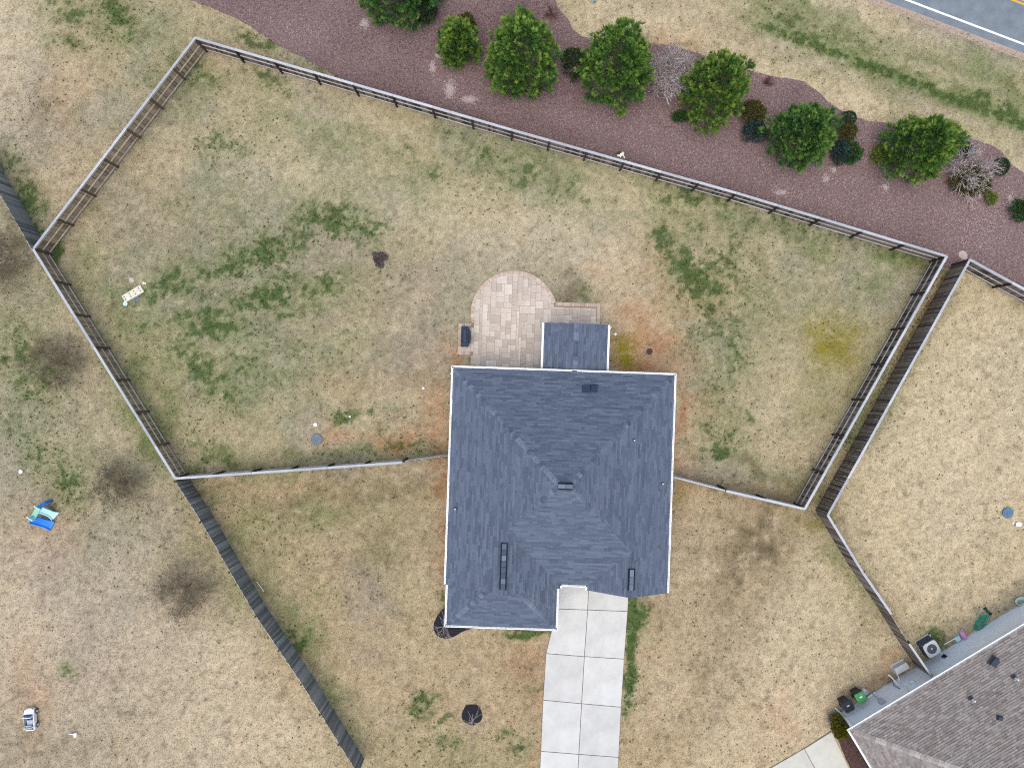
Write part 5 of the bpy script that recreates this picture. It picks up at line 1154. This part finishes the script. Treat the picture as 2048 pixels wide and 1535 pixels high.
def ac():
    x, y, _ = P(1864, 1297, .85); t = thing('air_conditioner', 'square grey air conditioner with a round fan by the neighbour wall', 'air conditioner', (x, y, 0)); a = NA
    bxp, byp, _ = P(1864, 1297, .85)
    q = Mesh(); q.bbox((x, y, 0), (1.0, 1.0, .08), a, 0, .02); q.build('pad', M['walk'], t)
    q = Mesh(); q.bbox((x, y, .08), (.86, .86, .74), a, 0, .05); q.build('body', M['ac_dark'], t)
    # louvres
    q = Mesh()
    for k in range(14): q.bbox((x, y, .12 + k * .046), (.89, .89, .016), a, 0, .007)
    q.build('louvres', M['steel_dark'], t)
    q = Mesh(); n = 24; ro = []; ri = []
    for i_ in range(n):
        th = 2 * pi * i_ / n; s_ = .45 / max(abs(cos(th)), abs(sin(th))); s_ = min(s_, .56); ro.append((s_ * cos(th), s_ * sin(th))); ri.append((.31 * cos(th), .31 * sin(th)))
    def tr(p, z): return (x + p[0] * cos(a) - p[1] * sin(a), y + p[0] * sin(a) + p[1] * cos(a), z)
    vv = [tr(p, .80) for p in ro] + [tr(p, .85) for p in ro] + [tr(p, .85) for p in ri] + [tr(p, .78) for p in ri]
    q.poly(vv, [(l * n + i_, l * n + (i_ + 1) % n, (l + 1) * n + (i_ + 1) % n, (l + 1) * n + i_) for l in range(3) for i_ in range(n)]); q.build('top_cover', M['metal'], t)
    q = Mesh()
    for k in range(3):
        th = k * 2 * pi / 3; pts = [(.05, -.03), (.24, -.10), (.24, .06), (.05, .04)]
        vv = [tr((p[0] * cos(th) - p[1] * sin(th), p[0] * sin(th) + p[1] * cos(th)), .79 + (.03 if p[1] > 0 else 0)) for p in pts]; q.poly(vv + [(a_, b_, c_ - .01) for a_, b_, c_ in vv], [(0, 1, 2, 3), (7, 6, 5, 4), (0, 4, 5, 1), (1, 5, 6, 2), (2, 6, 7, 3), (3, 7, 4, 0)])
    q.lathe((x, y, .78), [(.06, 0), (.06, .05), (.03, .06)], 12); q.build('fan', M['metal'], t)
    q = Mesh()
    for rr_ in (.1, .15, .2, .25):
        q.path([tr((rr_ * cos(j * pi / 10), rr_ * sin(j * pi / 10)), .855) for j in range(21)], .004, 4)
    for k in range(8): q.tube(tr((.04 * cos(k * pi / 4), .04 * sin(k * pi / 4)), .858), tr((.27 * cos(k * pi / 4), .27 * sin(k * pi / 4)), .858), .004, n=4)
    q.build('guard', M['steel_dark'], t)
    q = Mesh(); q.path([P(1859, 1268, .2), P(1867, 1283, .5), P(1885, 1309, .5)], .025, 6); q.path([P(1886, 1311, .4), P(1886, 1324, .5), P(1891, 1329, .5)], .02, 6); q.build('pipes', M['pipe'], t)
    q = Mesh(); q.box(P(1889, 1312, .6), (.22, .14, .3), a + .2); q.build('switch_box', M['black'], t)
M['ac_dark'] = mat('dark_coil', (.05, .06, .08), (.10, .11, .135), .6, 12)
ac()
def hpump():
    x, y, _ = P(1804, 1336, .45); a = NA - .03; t = thing('outdoor_unit', 'pale box-shaped outdoor unit left of the short capped fence', 'outdoor unit', (x, y, 0))
    q = Mesh(); q.bbox((x, y, 0), (.98, .6, .08), a, 0, .02); q.build('pad', M['walk'], t)
    q = Mesh(); q.bbox((x, y, .08), (.88, .42, .42), a, 0, .04); q.build('case', M['pale_case'], t)
    q = Mesh()
    for k in (-.05, .22):
        cx_, cy_ = x + k * cos(a) - .06 * sin(a), y + k * sin(a) + .06 * cos(a); q.lathe((cx_, cy_, .495), [(.11, 0), (.115, .012), (.09, .014), (.085, .004)], 14)
    q.build('grille', M['metal'], t)
    q = Mesh(); q.path([P(1792, 1345, .3), P(1797, 1352, .5), P(1799, 1362, .7)], .03, 6); q.build('pipe', M['white'], t)
M['pale_case'] = mat('pale_grey_case', (.45, .47, .47), (.58, .60, .60), .6, 5)
hpump()
def bin_(px, py, body, lidm, label, mark):
    x, y, _ = P(px, py, 1.05); a = NA - .05; t = thing('wheelie_bin', label, 'bin', (x, y, 0))
    def L3(u, v, z): return (x + u * cos(a) - v * sin(a), y + u * sin(a) + v * cos(a), z)
    q = Mesh(); vv = []
    for u, v, z in ((.22, .20, .04), (.29, .28, .98)):
        oy = 0.0 if z < .5 else 0
        vv += [L3(-u, -v + oy, z), L3(u, -v + oy, z), L3(u, v + oy, z), L3(-u, v + oy, z)]
    q.poly(vv, [(3, 2, 1, 0), (4, 5, 6, 7), (0, 1, 5, 4), (1, 2, 6, 5), (2, 3, 7, 6), (3, 0, 4, 7)]); q.build('body', M[body], t)
    q = Mesh(); c = L3(0, 0, 0); q.bbox((c[0], c[1], .98), (.64, .62, .07), a, 0, .04); q.bbox((*L3(0, .03, 0)[:2], 1.04), (.5, .42, .03), a, 0, .02); lo = q.build('lid', M[lidm], t)
    q = Mesh(); q.box(L3(.0, .06, 1.075), (.18, .08, .008), a); q.build('mark', M['white'] if mark else M['metal'], lo)
    q = Mesh(); q.tube(L3(-.24, -.36, .98), L3(.24, -.36, .98), .02, n=6); q.tube(L3(-.24, -.36, .98), L3(-.24, -.26, .95), .02, n=6); q.tube(L3(.24, -.36, .98), L3(.24, -.26, .95), .02, n=6); q.build('handle', M[lidm], t)
    for u in (-.24, .24):
        q = Mesh(); q.tube(L3(u - .03, -.22, .11), L3(u + .03, -.22, .11), .11, n=12); q.build('wheel', M['black'], t)
bin_(1697, 1412, 'black', 'black', 'black wheelie bin nearest the white corner downspout', False)
bin_(1722.5, 1394.5, 'black', 'green', 'wheelie bin with a green lid beside the black bin', True)
x, y, _ = P(1732, 1384, .4); q = Mesh(); q.lathe((x, y, 0), [(.15, 0), (.18, .36), (.16, .38), (.14, .1)], 18); simple('bucket', 'white', 'white bucket tucked behind the green-lidded bin', 'bucket', q, (x, y, 0))
q = Mesh(); q.tube(P(1735, 1394, .12), P(1750, 1384, .12), .06, n=8); a_ = P(1735, 1394); simple('drain_pipe', 'white', 'short white drain pipe lying right of the green-lidded bin', 'pipe', q, (a_[0], a_[1], 0))
x, y, _ = P(1768, 1375); q = Mesh(); q.bbox((x, y, 0), (.22, .14, .07), .5, 0, .02); simple('splash_block', 'white', 'small white block on the soil at the foot of the neighbour wall', 'block', q, (x, y, 0))
x, y, _ = P(2038, 1048, .1); q = Mesh(); q.lathe((x, y, 0), [(.13, 0), (.16, .1), (.08, .16)], 12, sx=1.3); q.lathe((x - .32, y + .08, 0), [(.06, 0), (.07, .06), (.03, .1)], 9); simple('valve_cap', 'white', 'white cap below the slate-blue septic lid on the right lawn', 'pipe cap', q, (x, y, 0))
